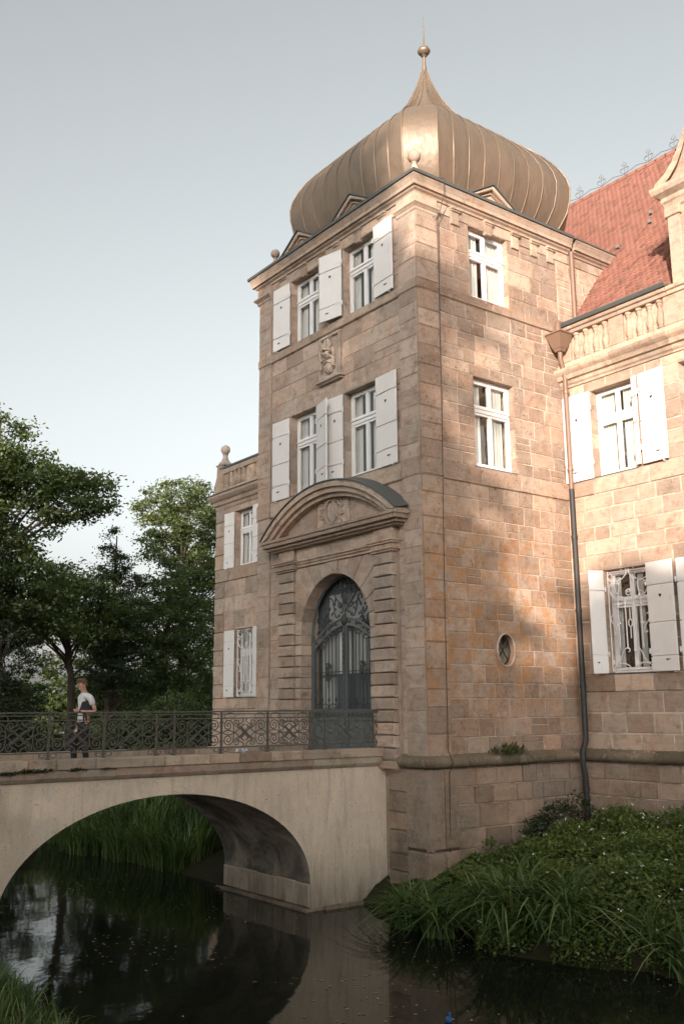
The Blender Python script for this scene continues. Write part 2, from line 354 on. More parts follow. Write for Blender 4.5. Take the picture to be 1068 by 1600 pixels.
# unit blocks shared by all ashlar: front face slightly uneven, edges eased
def unit_block(seed):
    r = random.Random(seed); j = lambda a: r.uniform(-a, a)
    c = .035
    vs = [(-.5, 0, -.5), (.5, 0, -.5), (.5, 0, .5), (-.5, 0, .5)]
    vs += [(-.5+abs(j(.02)), .55+j(.1), -.5+abs(j(.02))), (.5-abs(j(.02)), .55+j(.1), -.5+abs(j(.02))), (.5-abs(j(.02)), .55+j(.1), .5-abs(j(.02))), (-.5+abs(j(.02)), .55+j(.1), .5-abs(j(.02)))]
    vs += [(-.5+c*.6, 1+j(.12), -.5+c), (.5-c*.6, 1+j(.12), -.5+c), (.5-c*.6, 1+j(.12), .5-c), (-.5+c*.6, 1+j(.12), .5-c)]
    fs = [(0, 1, 2, 3)] + [(i, 4+i, 4+(i+1) % 4, (i+1) % 4) for i in range(4)] + [(4+i, 8+i, 8+(i+1) % 4, 4+(i+1) % 4) for i in range(4)] + [(11, 10, 9, 8)]
    return vs, [tuple(reversed(f)) for f in fs]
UNIT = [unit_block(i) for i in range(8)]
UM = {}
def unit_mesh(i, mat):
    if (i, mat) not in UM:
        me = bpy.data.meshes.new('stone_block'); me.from_pydata(UNIT[i][0], [], UNIT[i][1]); me.update(); me.materials.append(M[mat]); UM[(i, mat)] = me
    return UM[(i, mat)]
class Blocks:
    """collects wall stones of one thing; the 300 that show largest become objects, the rest one stuff part"""
    def __init__(s): s.l = []
    def add(s, fmap, rects, n0, n1, mat, parent, gap=.02):
        for (a, b, z0, z1) in rects:
            if b-a < gap*2 or z1-z0 < gap*2: continue
            s.l.append((fmap, a+gap/2, b-gap/2, z0+gap/2, z1-gap/2, n0, n1+rnd.uniform(-.003, .004), mat, parent))
    def finish(s, thing_o, stuff_mat, limit=300, name='stone_block'):
        def size(e):
            c = Vector(e[0]((e[1]+e[2])/2, e[6], (e[3]+e[4])/2)); d = CAM_POS-c
            nrm = Vector(e[0](0, 1, 0))-Vector(e[0](0, 0, 0))
            return (e[2]-e[1])*(e[4]-e[3])*max(nrm.dot(d.normalized()), .01)/d.length_squared
        s.l.sort(key=size, reverse=True)
        for e in s.l[:limit]:
            fm, a, b, z0, z1, n0, n1, mat, parent = e
            o = bpy.data.objects.new(name, unit_mesh(rnd.randrange(8), mat)); COL.objects.link(o); par(o, parent)
            O = Vector(fm((a+b)/2, n0, (z0+z1)/2)); U = Vector(fm(1, 0, 0))-Vector(fm(0, 0, 0)); Nn = Vector(fm(0, 1, 0))-Vector(fm(0, 0, 0))
            U = -U if U.cross(Nn).z < 0 else U
            w, h, p = b-a, z1-z0, n1-n0
            o.matrix_basis = Matrix(((U.x*w, Nn.x*p, 0, O.x), (U.y*w, Nn.y*p, 0, O.y), (0, 0, h, O.z), (0, 0, 0, 1)))
        by = {}
        for e in s.l[limit:]: by.setdefault(e[7], []).append(e)
        for mat, es in by.items():
            mb = MB()
            for (fm, a, b, z0, z1, n0, n1, mt, parent) in es:
                t = MB(fm); t.cbox(a, b, n0, n1, z0, z1, .01); mb.add(t.v, t.f)
            o = mb.build('further_stone_blocks', mat, thing_o); o['kind'] = 'stuff'
def ashlar(u0, u1, z0, z1, holes=(), ch=.40, cw=.72, seed=1, keys=(), sneck=0.0):
    r = random.Random(seed)
    ks = sorted([k for k in [z0, z1, *keys]+[h[2] for h in holes]+[h[3] for h in holes] if z0 <= k <= z1])
    kk = [ks[0]]
    for k in ks[1:]:
        if k-kk[-1] > .1: kk.append(k)
    if kk[-1] < z1: kk[-1] = z1
    rows = []
    for a, b in zip(kk, kk[1:]):
        n = max(1, round((b-a)/ch)); hs = [1+r.uniform(-.24, .24) for _ in range(n)]; t = sum(hs); z = a
        for h in hs: rows.append((z, z+(b-a)*h/t)); z += (b-a)*h/t
    out = []
    for (a, b) in rows:
        m = (a+b)/2; free = [(u0, u1)]
        for h in holes:
            if h[2]-.02 < m < h[3]+.02:
                nf = []
                for (p, q) in free:
                    if h[1] <= p or h[0] >= q: nf.append((p, q)); continue
                    if h[0] > p: nf.append((p, h[0]))
                    if h[1] < q: nf.append((h[1], q))
                free = nf
        for (p, q) in free:
            L = q-p
            if L < .06: continue
            n = max(1, round(L/cw+r.uniform(-.4, .4))); ws = [r.uniform(.6, 1.4) for _ in range(n)]; t = sum(ws); u = p
            for w in ws:
                if sneck and r.random() < sneck and L*w/t > .3: m2 = a+(b-a)*r.uniform(.38, .62); out += [(u, u+L*w/t, a, m2), (u, u+L*w/t, m2, b)]
                else: out.append((u, u+L*w/t, a, b))
                u += L*w/t
    return out
def holed_wall(mb, u0, u1, z0, z1, holes, n, depth):
    us = sorted({u0, u1, *[min(max(h[i], u0), u1) for h in holes for i in (0, 1)]}); zs = sorted({z0, z1, *[min(max(h[i], z0), z1) for h in holes for i in (2, 3)]})
    for a, b in zip(us, us[1:]):
        for c, d in zip(zs, zs[1:]):
            mu, mz = (a+b)/2, (c+d)/2
            if any(h[0] < mu < h[1] and h[2] < mz < h[3] for h in holes): continue
            mb.add([(a, n, c), (b, n, c), (b, n, d), (a, n, d)], [(3, 2, 1, 0)])
    for (a, b, c, d) in holes:
        c2 = max(c, z0)
        mb.add([(a, n, c2), (a, n-depth, c2), (a, n-depth, d), (a, n, d)], [(3, 2, 1, 0)])
        mb.add([(b, n, c2), (b, n-depth, c2), (b, n-depth, d), (b, n, d)], [(0, 1, 2, 3)])
        mb.add([(a, n, d), (a, n-depth, d), (b, n-depth, d), (b, n, d)], [(3, 2, 1, 0)])
        mb.add([(a, n, c2), (a, n-depth, c2), (b, n-depth, c2), (b, n, c2)], [(0, 1, 2, 3)])

# scroll curves in a 2-D plane: curvature law integrated, then fitted to two end points
def scroll(kind, turns=1.6, n=40, p=2.0):
    pts = []; x = y = 0.0; K = turns*2*PI*(p+1)/2.0
    for i in range(n+1):
        t = -1+2*i/n; pts.append((t,))
    th = 0.0; res = [(0.0, 0.0)]; dt = 2.0/n
    for i in range(n):
        t = -1+2*(i+.5)/n; k = K*abs(t)**p*(1 if kind == 'C' else (1 if t > 0 else -1)) + (1.1 if kind == 'C' else 0)
        th += k*dt; x += math.cos(th)*dt; y += math.sin(th)*dt; res.append((x, y))
    return res
def fit(pts, a, b, flip=False):
    """move the curve so that its outermost chord joins a and b (2-D similarity)"""
    P = np.array(pts); 
    if flip: P[:, 1] *= -1
    # chord: extreme points along main axis
    c = P-P.mean(0); _, _, vt = np.linalg.svd(c, full_matrices=False); ax = vt[0]
    if ax @ (P[-1]-P[0]) < 0: ax = -ax
    pr = c@ax; pe = c@np.array([-ax[1], ax[0]])
    L = pr.max()-pr.min(); v = np.array(b)-np.array(a); s = np.hypot(*v)/L; e = v/np.hypot(*v); f_ = np.array([-e[1], e[0]])
    q = np.array(a)+np.outer((pr-pr.min())*s, e)+np.outer((pe-(pe.max()+pe.min())/2)*s, f_)
    return [tuple(x) for x in q]
def spiral2(c, r0, turns, a0, d=1, n=26, r1=.12):
    return [(c[0]+(r0+(r0*r1-r0)*i/n)*math.cos(a0+d*turns*2*PI*i/n), c[1]+(r0+(r0*r1-r0)*i/n)*math.sin(a0+d*turns*2*PI*i/n)) for i in range(n+1)]

# ------------------------------------------------------------------ ground and water
WZ = -2.85
def edge_y(x):
    if -1.4 < x < .6: return -.35-.95*(x+1.4)/2.0
    if x > -1: return -1.15+.35*math.sin(x*1.3)+.12*math.sin(x*3.7) + (.10*max(0, x-3))
    return -1.7-.25*math.sin(x*.9)+.15*math.sin(x*2.9)-.05*max(0, -x-8)
def ground_h(x, y):
    e = edge_y(x)
    t = min((y-e)/(D-e), (x+19.8)/2.2)
    isl = WZ+1.35*math.sqrt(min(t, 1.0)) if t > 0 else WZ+max(2.0*t, -1.0)
    if x < -1: isl += .3*max(0, min(t, 1))
    s = max((-8.75+.3*math.sin(x*.8)) - y, (-21.5+.3*math.sin(y*.7))-x, y-32, x-55)
    out = WZ+max(-1.0, min(.62*s, 2.5)) if s < 4 else -.35
    return max(isl, out) + .04*math.sin(x*2.1+y*1.3)*math.sin(y*1.7-x)
def axis(lo, hi, f0, f1, step):
    a = list(np.arange(f0, f1+1e-6, step)); p = f0; k = step
    while p > lo: k *= 1.5; p -= k; a.insert(0, p)
    p = f1; k = step
    while p < hi: k *= 1.5; p += k; a.append(p)
    return a
gx = axis(-900, 900, -26, 24, .45); gy = axis(-900, 900, -16, 8, .35)
mb = MB(); mb.v = [(x, y, ground_h(x, y)) for y in gy for x in gx]; nx = len(gx)
mb.f = [(j*nx+i, j*nx+i+1, (j+1)*nx+i+1, (j+1)*nx+i) for j in range(len(gy)-1) for i in range(nx-1)]
g = mb.build('ground', 'soil', smooth=True); g['kind'] = 'structure'
mb = MB(); mb.add([(-23, -10.4, WZ), (58, -10.4, WZ), (58, 4.4, WZ), (-23, 4.4, WZ)], [(0, 1, 2, 3)])
g = mb.build('moat_water', 'water'); g['kind'] = 'structure'

# ------------------------------------------------------------------ window, shutter, grille builders (wall coordinates u along, n outward, z)
def window(fm, owner, u0, u1, z0, z1, rec=.20, light=.36, label=None, opened=False, curtain=1.0, jambs=True, stone='stone_front'):
    c = (u0+u1)/2; zt = z1-(z1-z0)*light; n = -rec; fw = .07
    w = MB(fm)                                             # outer frame with transom bar
    w.box(u0, u0+fw, n-.08, n, z0, z1); w.box(u1-fw, u1, n-.08, n, z0, z1); w.box(u0+fw, u1-fw, n-.08, n, z1-fw, z1); w.box(u0+fw, u1-fw, n-.08, n, z0, z0+fw*.8)
    wo_ = w.build('window', 'white', owner)
    if label: wo_['label'] = label
    t = MB(fm); t.box(u0+fw, u1-fw, n-.07, n+.035, zt-.045, zt+.045); t.box(u0+fw-.02, u1-fw+.02, n-.01, n+.06, zt+.046, zt+.075); t.build('transom', 'white', wo_)
    for k, (a, b, lo, hi) in enumerate(((u0+fw+.004, c-.003, z0+fw*.8+.004, zt-.05), (c+.003, u1-fw-.004, z0+fw*.8+.004, zt-.05), (u0+fw+.004, c-.003, zt+.08, z1-fw-.004), (c+.003, u1-fw-.004, zt+.08, z1-fw-.004))):
        s = MB(fm); e = .055
        s.box(a, a+e, n-.05, n+.012, lo, hi); s.box(b-e, b, n-.05, n+.012, lo, hi); s.box(a+e, b-e, n-.05, n+.012, lo, lo+e*1.15); s.box(a+e, b-e, n-.05, n+.012, hi-e, hi)
        s.build('sash', 'white', wo_)
        p = MB(fm); p.add([(a+e-.005, n-.02, lo+e), (b-e+.005, n-.02, lo+e), (b-e+.005, n-.02, hi-e+.005), (a+e-.005, n-.02, hi-e+.005)], [(0, 1, 2, 3)]); p.build('pane', 'glass', wo_)
    if curtain:
        for (a, b) in ((u0+.05, c-.10), (c+.06, u1-.05)):
            q = MB(fm); N_ = 14; top = z1-.05; wd = b-a; aa = a if curtain > 0 else a
            vs = []; 
            for i in range(N_+1):
                u = a+wd*i/N_*abs(curtain); dn = .02*math.sin(i*1.9+u*7)
                vs += [(u, n-.12+dn, z0+.02), (u, n-.12+dn, top)]
            q.add(vs, [(2*i, 2*i+2, 2*i+3, 2*i+1) for i in range(N_)]); q.build('curtain', 'curtain', wo_, True)
    s = MB(fm); s.box(u0-.02, u1+.02, n-.02, .035, z0-.035, z0-.002); s.build('sill', 'lead', wo_)
    if jambs:
        k = max(3, round((z1-z0)/.38)); r = random.Random(int(u0*100)+int(z0*10))
        for side in (0, 1):
            z = z0
            for i in range(k):
                h = (z1-z0)/k
                j = MB(fm)
                if side == 0: j.box(u0-.004, u0+.010, -rec+.004, .012, z+.006, z+h-.006)
                else: j.box(u1-.010, u1+.004, -rec+.004, .012, z+.006, z+h-.006)
                j.build('jamb_stone', stone, wo_); z += h
        l = MB(fm); l.box(u0+.012, u1-.012, -rec+.004, .02, z1-.012, z1+.05); l.build('lintel_soffit', stone, wo_)
    return wo_

HEART = [(0, -.05), (.035, -.005), (.045, .025), (.03, .045), (.012, .042), (0, .025), (-.012, .042), (-.03, .045), (-.045, .025), (-.035, -.005)]
def shutter(fm, owner, hinge, w, z0, z1, side, ang=0.0, cuts=(.2, .55, .82), heart=True, off=.05, stay=True):
    """board shutter hinged at u=hinge opening to side (-1 left, +1 right), swung ang radians out from the wall"""
    ca, sa = math.cos(ang), math.sin(ang)
    def lm(x, t, z): return fm(hinge+side*(x*ca-t*sa), off+x*sa+t*ca, z)
    H = z1-z0
    mb_ = MB(lm); mb_.box(.01, w-.01, .0, .006, z0+.01, z1-.01)
    s = mb_.build('shutter', 'shutter', owner)
    zs = [z0]+[z1-H*c for c in sorted(cuts, reverse=True)]+[z1]
    for a, b in zip(zs, zs[1:]):
        p = MB(lm); p.cbox(0, w, .0, .034, a+.013, b-.013, .006); p.build('panel', 'shutter', s)
    for zc in (z0+H*.19, z1-H*.19):
        h = MB(lm); h.box(-.05, .22, .033, .042, zc-.02, zc+.02); h.tube([(-.03, .03, zc-.06), (-.03, .03, zc+.06)], .018, 8); h.build('hinge', 'iron_white', s)
    if heart:
        hz = z1-H*(cuts[0]+.10); h = MB(lm); h.prism([(w*.5+x*.9, hz+z*.9) for x, z in HEART], .030, .0355); h.build('painted_dark_heart', 'dark', s)  # slightly raised heart, its dark colour painted as the shade of a hole
    if stay:
        h = MB(lm); h.box(w*.55, w*.72, .035, .045, z0+H*.104, z0+H*.112); h.box(w*.62, w*.64, .035, .055, z0+H*.098, z0+H*.116); h.build('latch', 'iron_dark', s)
        h = MB(fm); h.tube([(hinge+side*w*.8, .0, z0+.0), (hinge+side*w*.8, .12, z0-.02), (hinge+side*w*.8, .12, z0+.03)], .012, 6); h.build('stay_hook', 'iron_white', s)
    return s

def ironmap(fm, n): return lambda p: fm(p[0], n, p[1])
def grille(fm, owner, u0, u1, z0, z1, n, mat, r=.014, parent_name='window_grille'):
    c = (u0+u1)/2; w = u1-u0; H = z1-z0
    base = MB(fm); P = lambda q: [(a, n, b) for a, b in q]
    base.tube(P([(u0, z0), (u0, z1)]), r, 6); base.tube(P([(u1, z0), (u1, z1)]), r, 6); base.tube(P([(u0, z0+.05), (u1, z0+.05)]), r*.8, 6); base.tube(P([(u0, z1-.03), (u1, z1-.03)]), r*.8, 6)
    g_ = base.build(parent_name, mat, owner)
    zb, zt = z0+H*.22, z1-H*.28
    for f_ in (.22, .40, .60, .78):
        b = MB(fm); b.tube(P([(u0+w*f_, zb), (u0+w*f_, zt)]), r, 6); b.build('bar', mat, g_)
    def sc(q, name='scrollwork'):
        b = MB(fm); b.tube(P(q), r*.9, 6); b.build(name, mat, g_)
    for s in (-1, 1):
        sc(fit(scroll('C', 1.25), (c+s*w*.02, z1-.04), (c+s*w*.48, z1-.06-H*.06), s < 0))
        sc(fit(scroll('S', 1.2), (c+s*w*.28, z1-H*.11), (c+s*w*.20, zt-.02), s > 0))
        sc(fit(scroll('C', 1.2), (c+s*w*.46, z1-H*.14), (c+s*w*.30, zt+.02), s > 0))
        sc(fit(scroll('C', 1.25), (c+s*w*.04, z0+.06), (c+s*w*.46, z0+.10), s > 0))
        sc(fit(scroll('S', 1.3), (c+s*w*.44, z0+H*.08), (c+s*w*.08, zb+.02), s < 0))
        sc(fit(scroll('S', 1.3), (c+s*w*.46, z0+H*.55), (c+s*w*.34, z0+H*.37), s < 0))
        sc(spiral2((c+s*w*.30, z0+H*.47), .06, 1.2, PI/2, s, 18))
    ring = [(c+.05*math.cos(a), z0+H*.47+.085*math.sin(a)) for a in np.linspace(0, 2*PI, 17)]
    sc(ring, 'ring'); sc([(c, z0+H*.47+.085), (c, z0+H*.62)], 'spike'); sc([(c, z0+H*.47-.085), (c, z0+H*.32)], 'spike')
    sc(spiral2((c, z1-H*.22), .09, 1.0, -PI/2, 1, 18)); sc(spiral2((c, z1-H*.22), .09, 1.0, -PI/2, -1, 18))
    return g_

def relief_scrolls(mb_, c, w, h, n, seed, dense=1.0):
    r = random.Random(seed)
    for s in (-1, 1):
        for (a, b, k) in (((.18, .46), (.40, .28), 'C'), ((.20, .40), (.44, .10), 'S'), ((.26, .18), (.44, -.14), 'C'), ((.22, -.12), (.40, -.36), 'S'), ((.10, -.40), (.34, -.44), 'C'), ((.06, .48), (.22, .34), 'S')):
            q = fit(scroll(k, 1.0, 22), (c[0]+s*a[0]*w, c[1]+a[1]*h), (c[0]+s*b[0]*w, c[1]+b[1]*h), s < 0)
            mb_.tube([(x, n+.012*math.sin(i*.3), z) for i, (x, z) in enumerate(q)], .028*w, 6)
            for i in range(0, len(q), 6):
                mb_.ball((q[i][0]+r.uniform(-.01, .01), n, q[i][1]), .045*w, .03, .035*w, 6, 4)

# ------------------------------------------------------------------ gate tower
tower = thing('gate_tower', 'tall square sandstone gate tower with brown onion dome and arched portal', 'tower', (-W/2, 2.4, -2.9))
TB = Blocks()
Z3, Z2, ZC = 10.578, 6.178, 12.93
WIN_F = [(-5.17, -3.87), (-2.80, -1.48)]
WIN_S = [(1.66, 3.02)]
PORT = (-5.53, -.81, -.2, 5.15)
DOOR_L, DOOR_R, PC = -4.555, -1.785, -3.17
hf = [(a, b, z0, z1) for (a, b) in WIN_F for (z0, z1) in ((10.80, 12.66), (6.60, 8.80))] + [(DOOR_L-.02, DOOR_R+.02, -.25, 4.35)]
hs = [(WIN_S[0][0], WIN_S[0][1], 10.80, 12.66), (WIN_S[0][0], WIN_S[0][1], 6.60, 8.80), (2.12, 2.68, 2.05, 2.75)]
mb = MB(FRONT); holed_wall(mb, -W, 0, -3.4, 13.2, hf, 0, .45); front = mb.build('front_wall', 'mortar_front', tower)
mb = MB(SIDE); holed_wall(mb, 0, D+.3, -3.4, 13.2, hs, 0, .45); mb.add([(D+.3, 0, 9.5), (7.6, 0, 9.5), (7.6, 0, 13.2), (D+.3, 0, 13.2)], [(3, 2, 1, 0)]); side = mb.build('side_wall', 'mortar_side', tower)
mb = MB(); mb.add([(-W, 0, -3.4), (-W, 7.6, -3.4), (-W, 7.6, 13.2), (-W, 0, 13.2)], [(0, 1, 2, 3)]); mb.add([(-W, 7.6, 5), (0, 7.6, 5), (0, 7.6, 13.2), (-W, 7.6, 13.2)], [(0, 1, 2, 3)]); mb.build('rear_walls', 'stone_front', tower)
mb = MB(); mb.box(-W+1.4, -1.4, 1.5, 4.6, -2, 12.9); mb.build('painted_room_dark', 'dark', tower)  # solid near-black box, its colour painted as the gloom of unlit rooms
# ashlar, front: storeys between bands; corner strips stand proud
PS = .62                                                   # corner strip width
band = .40
def field(u0, u1, z0, z1, holes, mat, parent, fm, gap, seed, ch=.40, cw=.74, n1=.012):
    TB.add(fm, ashlar(u0, u1, z0, z1, holes, ch, cw, seed, (), .10 if fm is SIDE else .04), 0, n1, mat, parent, gap)
field(-W+PS, -PS, 10.80, 12.66, hf, 'stone_front', front, FRONT, .012, 11)
field(-W+PS, -PS, Z2+band, Z3, hf+[(-3.80, -2.84, 9.25, 10.5)], 'stone_front', front, FRONT, .012, 12)
field(-W+PS, -PS, .12, Z2, [(PORT[0], PORT[1], -1, 5.15)], 'stone_front', front, FRONT, .012, 13)
for u0 in (-W, -PS):
    for k, (z0, z1) in enumerate(((.12, Z2), (Z2+band, Z3), (10.80, 12.52))):
        TB.add(FRONT, ashlar(u0, u0+PS, z0, z1, (), .42, .8, 20+k+int(u0)), 0, .055, 'stone_front', front, .012)
field(PS, D, 10.80, 12.66, hs, 'stone_side', side, SIDE, .015, 31, .40, .66)
field(PS, D, Z2+band, Z3, hs, 'stone_side', side, SIDE, .022, 32, .37, .62)
field(PS, D, .12, Z2, hs, 'stone_side', side, SIDE, .016, 33, .37, .62)
field(D, 7.45, 10.1, 12.66, (), 'stone_wing', side, SIDE, .03, 34, .36, .55)
for k, (z0, z1) in enumerate(((.12, Z2), (Z2+band, Z3), (10.80, 12.52))):
    TB.add(SIDE, ashlar(-.055, PS, z0, z1, (), .45, .9, 40+k), 0, .055, 'stone_side', side, .012)
for (fm_, a_, b_, m_) in ((FRONT, -W, -W+PS, 'mortar_front'), (FRONT, -PS, 0, 'mortar_front'), (SIDE, -.045, PS, 'stone_side')):
    mb = MB(fm_); mb.box(a_+.002, b_-.002, 0, .045, .12, 12.5); mb.build('corner_strip', m_, tower)
TB.add(FRONT, ashlar(-W, -PS, -3.0, -.12, [(-4.9, -1.3, -3.5, 0)], .42, .66, 51), 0, .05, 'stone_base', front, .02)
TB.add(FRONT, [(-PS, .12, -3.0, -1.75), (-PS, .12, -1.75, -.12)], 0, .12, 'stone_base', front, .006)
TB.add(SIDE, [(-.118, .30, -3.0, -1.75), (.30, .72, -3.0, -1.75), (-.118, .30, -1.75, -.12), (.30, .72, -1.75, -.12)], 0, .12, 'stone_base', side, .006)
TB.add(SIDE, ashlar(.72, D, -3.0, -.12, (), .40, .62, 54), 0, .05, 'stone_base', side, .03)
# plat bands as long stones
for (z0, z1) in ((Z2, Z2+band), (Z3, 10.80)):
    TB.add(FRONT, [(a, b, z0, z1) for (a, b, _, _) in ashlar(-W+PS, -PS, 0, .4, (), .4, 1.25, 60+int(z0))], 0, .05, 'stone_trim', front, .008)
    TB.add(SIDE, [(a, b, z0, z1) for (a, b, _, _) in ashlar(PS, D, 0, .4, (), .4, 1.25, 62+int(z0))], 0, .05, 'stone_side', side, .008)
    TB.add(FRONT, [(-W, -W+PS, z0, z1), (-PS, .0, z0, z1)], 0, .085, 'stone_trim', front, .006)
    TB.add(SIDE, [(-.085, PS, z0, z1)], 0, .085, 'stone_side', side, .006)
    mb = MB(); mb.mould([(0, D), (0, 0), (-W, 0)], [(0, z0-.03), (.06, z0-.012), (.075, z0+.012), (0, z0+.03)]); mb.build('drip_edge', 'stone_trim', tower)
TB.finish(tower, 'stone_front')
# base roll moulding, wall-hugging, mossy
def roll_profile(z, r, back=0.0):
    return [(back, z-r*1.15)]+[(back+.10+r*math.cos(a), z+r*math.sin(a)) for a in np.linspace(-PI/2, PI/2, 9)]+[(back, z+r*1.6)]
xs = [0.02+(D-.06)*i/5 for i in range(6)]
for a, b in zip(xs, xs[1:]):
    mb = MB(); mb.mould([(0, b-.006-(b-.006-a)*i/14) for i in range(15)], roll_profile(.0+rnd.uniform(-.01, .01), .11), .010); smooth_by_angle(mb.build('roll_moulding', 'stone_roll', tower), 70)
mb = MB(); mb.mould([(0.0, .012), (0, 0)]+[(-.1*i, 0) for i in range(1, 13)], roll_profile(.0, .11), .008); smooth_by_angle(mb.build('roll_moulding', 'stone_roll', tower))
# corner pilaster capitals
for path in ([(0, PS), (0, 0), (-PS, 0)], [(-W+PS, 0), (-W, 0), (-W, 1.0)]):
    mb = MB(); mb.mould(path, [(0, 12.50), (.06, 12.50), (.08, 12.53), (.08, 12.57), (.14, 12.63), (.16, 12.64), (.16, 12.69), (0, 12.70)]); mb.build('pilaster_capital', 'stone_trim', tower)
    mb = MB(); mb.mould(path, [(0, 12.70), (.07, 12.70), (.07, ZC), (0, ZC)]); mb.build('frieze_block', 'stone_trim', tower)
# frieze and corbels
CORB_F = [(-5.52, .26), (-4.52, .24), (-3.66, .22), (-3.02, .22), (-2.14, .24), (-1.16, .26)]
CORB_S = [(1.22, .26), (2.34, .26), (3.30, .26), (4.00, .24), (4.62, .24)]
for fm, cs in ((FRONT, CORB_F), (SIDE, CORB_S)):
    for (u, w) in cs:
        centre = abs(u+4.52) < .1 or abs(u+2.14) < .1 or abs(u-2.34) < .1
        b = MB(fm); zt = ZC-.002
        if centre: b.prism([(u-w*.62, zt), (u+w*.62, zt), (u+w*.38, 12.56), (u-w*.38, 12.56)], -.02, .075, .012)
        else: b.cbox(u-w/2, u+w/2, 0, .055, 12.50, zt, .01)
        o = b.build('corbel', 'stone_trim', tower)
        b = MB(fm); b.cbox(u-w*.62, u+w*.62, -.0, .125, zt-.06, zt-.004, .012); b.cbox(u-w*.56, u+w*.56, 0, .095, zt-.10, zt-.062, .010); b.build('corbel_cap', 'stone_trim', o)
for fm, us in ((FRONT, [-W+PS]+[c for c, _ in CORB_F]+[-PS]), (SIDE, [PS]+[c for c, _ in CORB_S]+[5.3, 6.2, 7.3])):
    for a, b_ in zip(us, us[1:]):
        if b_-a < .3: continue
        b = MB(fm); b.cbox(a+.006, b_-.006, 0, .03, 12.665, ZC-.004, .008); b.build('frieze_stone', 'stone_trim', tower)
# cornice: soffit, corona and cyma, in lengths
corn = [(0, ZC), (.06, ZC), (.075, ZC+.05), (.13, ZC+.085), (.145, ZC+.12), (.20, ZC+.13), (.20, ZC+.22), (.215, ZC+.24), (.235, ZC+.31), (.262, ZC+.345), (.262, ZC+.385), (0, ZC+.39)]
fr = [-W, -5.0, -3.35, -1.7, 0]
for i in range(4):
    a, b = fr[i], fr[i+1]
    path = [(b-.003, 0), (a+.003, 0)]
    if i == 0: path = [(b-.003, 0), (-W, 0), (-W, 3)]
    if i == 3: path = [(0, 1.3), (0, 0), (a+.003, 0)]
    mb = MB(); mb.mould(path, corn); smooth_by_angle(mb.build('cornice', 'stone_trim', tower), 30)
for a, b in ((1.306, 2.9), (2.906, 4.2), (4.206, 5.33), (5.46, 7.4)):
    mb = MB(); mb.mould([(0, b), (0, a)], corn); smooth_by_angle(mb.build('cornice', 'stone_trim', tower), 30)
ZT = ZC+.39
mb = MB(); mb.mould([(0, 5.36), (0, 0), (-W, 0), (-W, 5.3)], [(-.9, ZT+.06), (.25, ZT+.003), (.30, ZT-.02), (.30, ZT+.055), (-.9, ZT+.20)]); mb.build('lead_gutter', 'lead', tower)
mb = MB(); mb.mould([(0, 8.3), (0, 5.42)], [(-.9, ZT+.06), (.25, ZT+.003), (.285, ZT+.003), (.285, ZT+.04), (-.9, ZT+.20)]); mb.build('lead_gutter', 'lead', tower)
mb = MB(); mb.add([(-W, 0, ZT+.1), (0, 0, ZT+.1), (0, 7.4, ZT+.1), (-W, 7.4, ZT+.1)], [(0, 1, 2, 3)]); mb.build('roof_deck', 'lead', tower)
# gablets above the windows
for fm, u in ((FRONT, -4.49), (FRONT, -2.17), (SIDE, 2.36)):
    hw, rise, nf = .70, .40, .262
    b = MB(fm); b.prism([(u-hw, ZT), (u+hw, ZT), (u, ZT+rise)], -.5, nf-.12); o = b.build('gablet', 'stone_trim', tower)
    for s in (-1, 1):
        d = math.hypot(hw, rise); ox, oz = rise/d, hw/d
        b = MB(fm); b.prism([(u+s*hw*1.02, ZT+.0), (u+s*(hw+.02)+s*ox*.09, ZT+.06), (u, ZT+rise+.115), (u, ZT+rise)], -.5, nf, .02); b.build('raking_moulding', 'stone_trim', o)
        b = MB(fm); b.prism([(u+s*(hw-.16), ZT+.045), (u+s*(hw-.22), ZT+.045), (u, ZT+rise-.10), (u, ZT+rise-.06)], -.1, nf-.07, .01); b.build('inner_moulding', 'stone_trim', o)
        b = MB(fm); b.prism([(u+s*(hw+.22), ZT+.035), (u+s*(hw+.20), ZT+.065), (u+s*(hw+.06), ZT+.10), (u, ZT+rise+.155), (u, ZT+rise+.118), (u+s*(hw+.06), ZT+.065)], -.9, nf+.035); b.build('lead_capping', 'lead', o)
# ball finials on the cornice corners
for (x, y) in ((.02, -.02), (-W+.85, -.08)):
    s = .92 if x > -1 else .74
    b = MB(); b.box(x-.17*s, x+.17*s, y-.17*s, y+.17*s, ZT+.02, ZT+.08); b.lathe([(.17*s, .0), (.17*s, .04), (.12*s, .12*s), (.075*s, .24*s), (.06*s, .30*s), (.085*s, .335*s), (.06*s, .36*s)], (x, y, ZT+.08), 16)
    o = b.build('ball_finial', 'stone_relief', tower)
    b = MB(); b.ball((x, y, ZT+.08+.51*s), .175*s, n=18, m=12); smooth_by_angle(b.build('ball', 'stone_relief', o))

# dome: square onion with narrow corner facets, sheets and standing seams
DC = (-3.30, 3.44)
PROF = [(13.40, 3.10), (13.75, 3.38), (14.1, 3.62), (14.45, 3.80), (14.87, 3.90), (15.2, 3.92), (15.5, 3.83), (15.75, 3.68), (16.0, 3.46), (16.25, 3.20), (16.5, 2.90), (16.75, 2.53), (17.0, 2.10), (17.25, 1.72), (17.5, 1.40), (17.75, 1.13), (18.0, .90), (18.25, .70), (18.5, .53), (18.78, .375), (19.05, .25), (19.3, .155), (19.6, .075)]
def dome_pt(face, f_, k, lift=0.0):
    """face 0 front(-y) 1 right(+x) 2 back 3 left; f_ in [-1,1] across the long side"""
    z, rd = PROF[k]; rd += lift
    fac = rd/3.92; c = .62*min(1, fac*1.15)
    h = rd/math.sqrt(2)+c/2
    x, y = f_*(h-c), -h
    for _ in range(face): x, y = -y, x
    return (DC[0]+x, DC[1]+y, z+lift*.5)
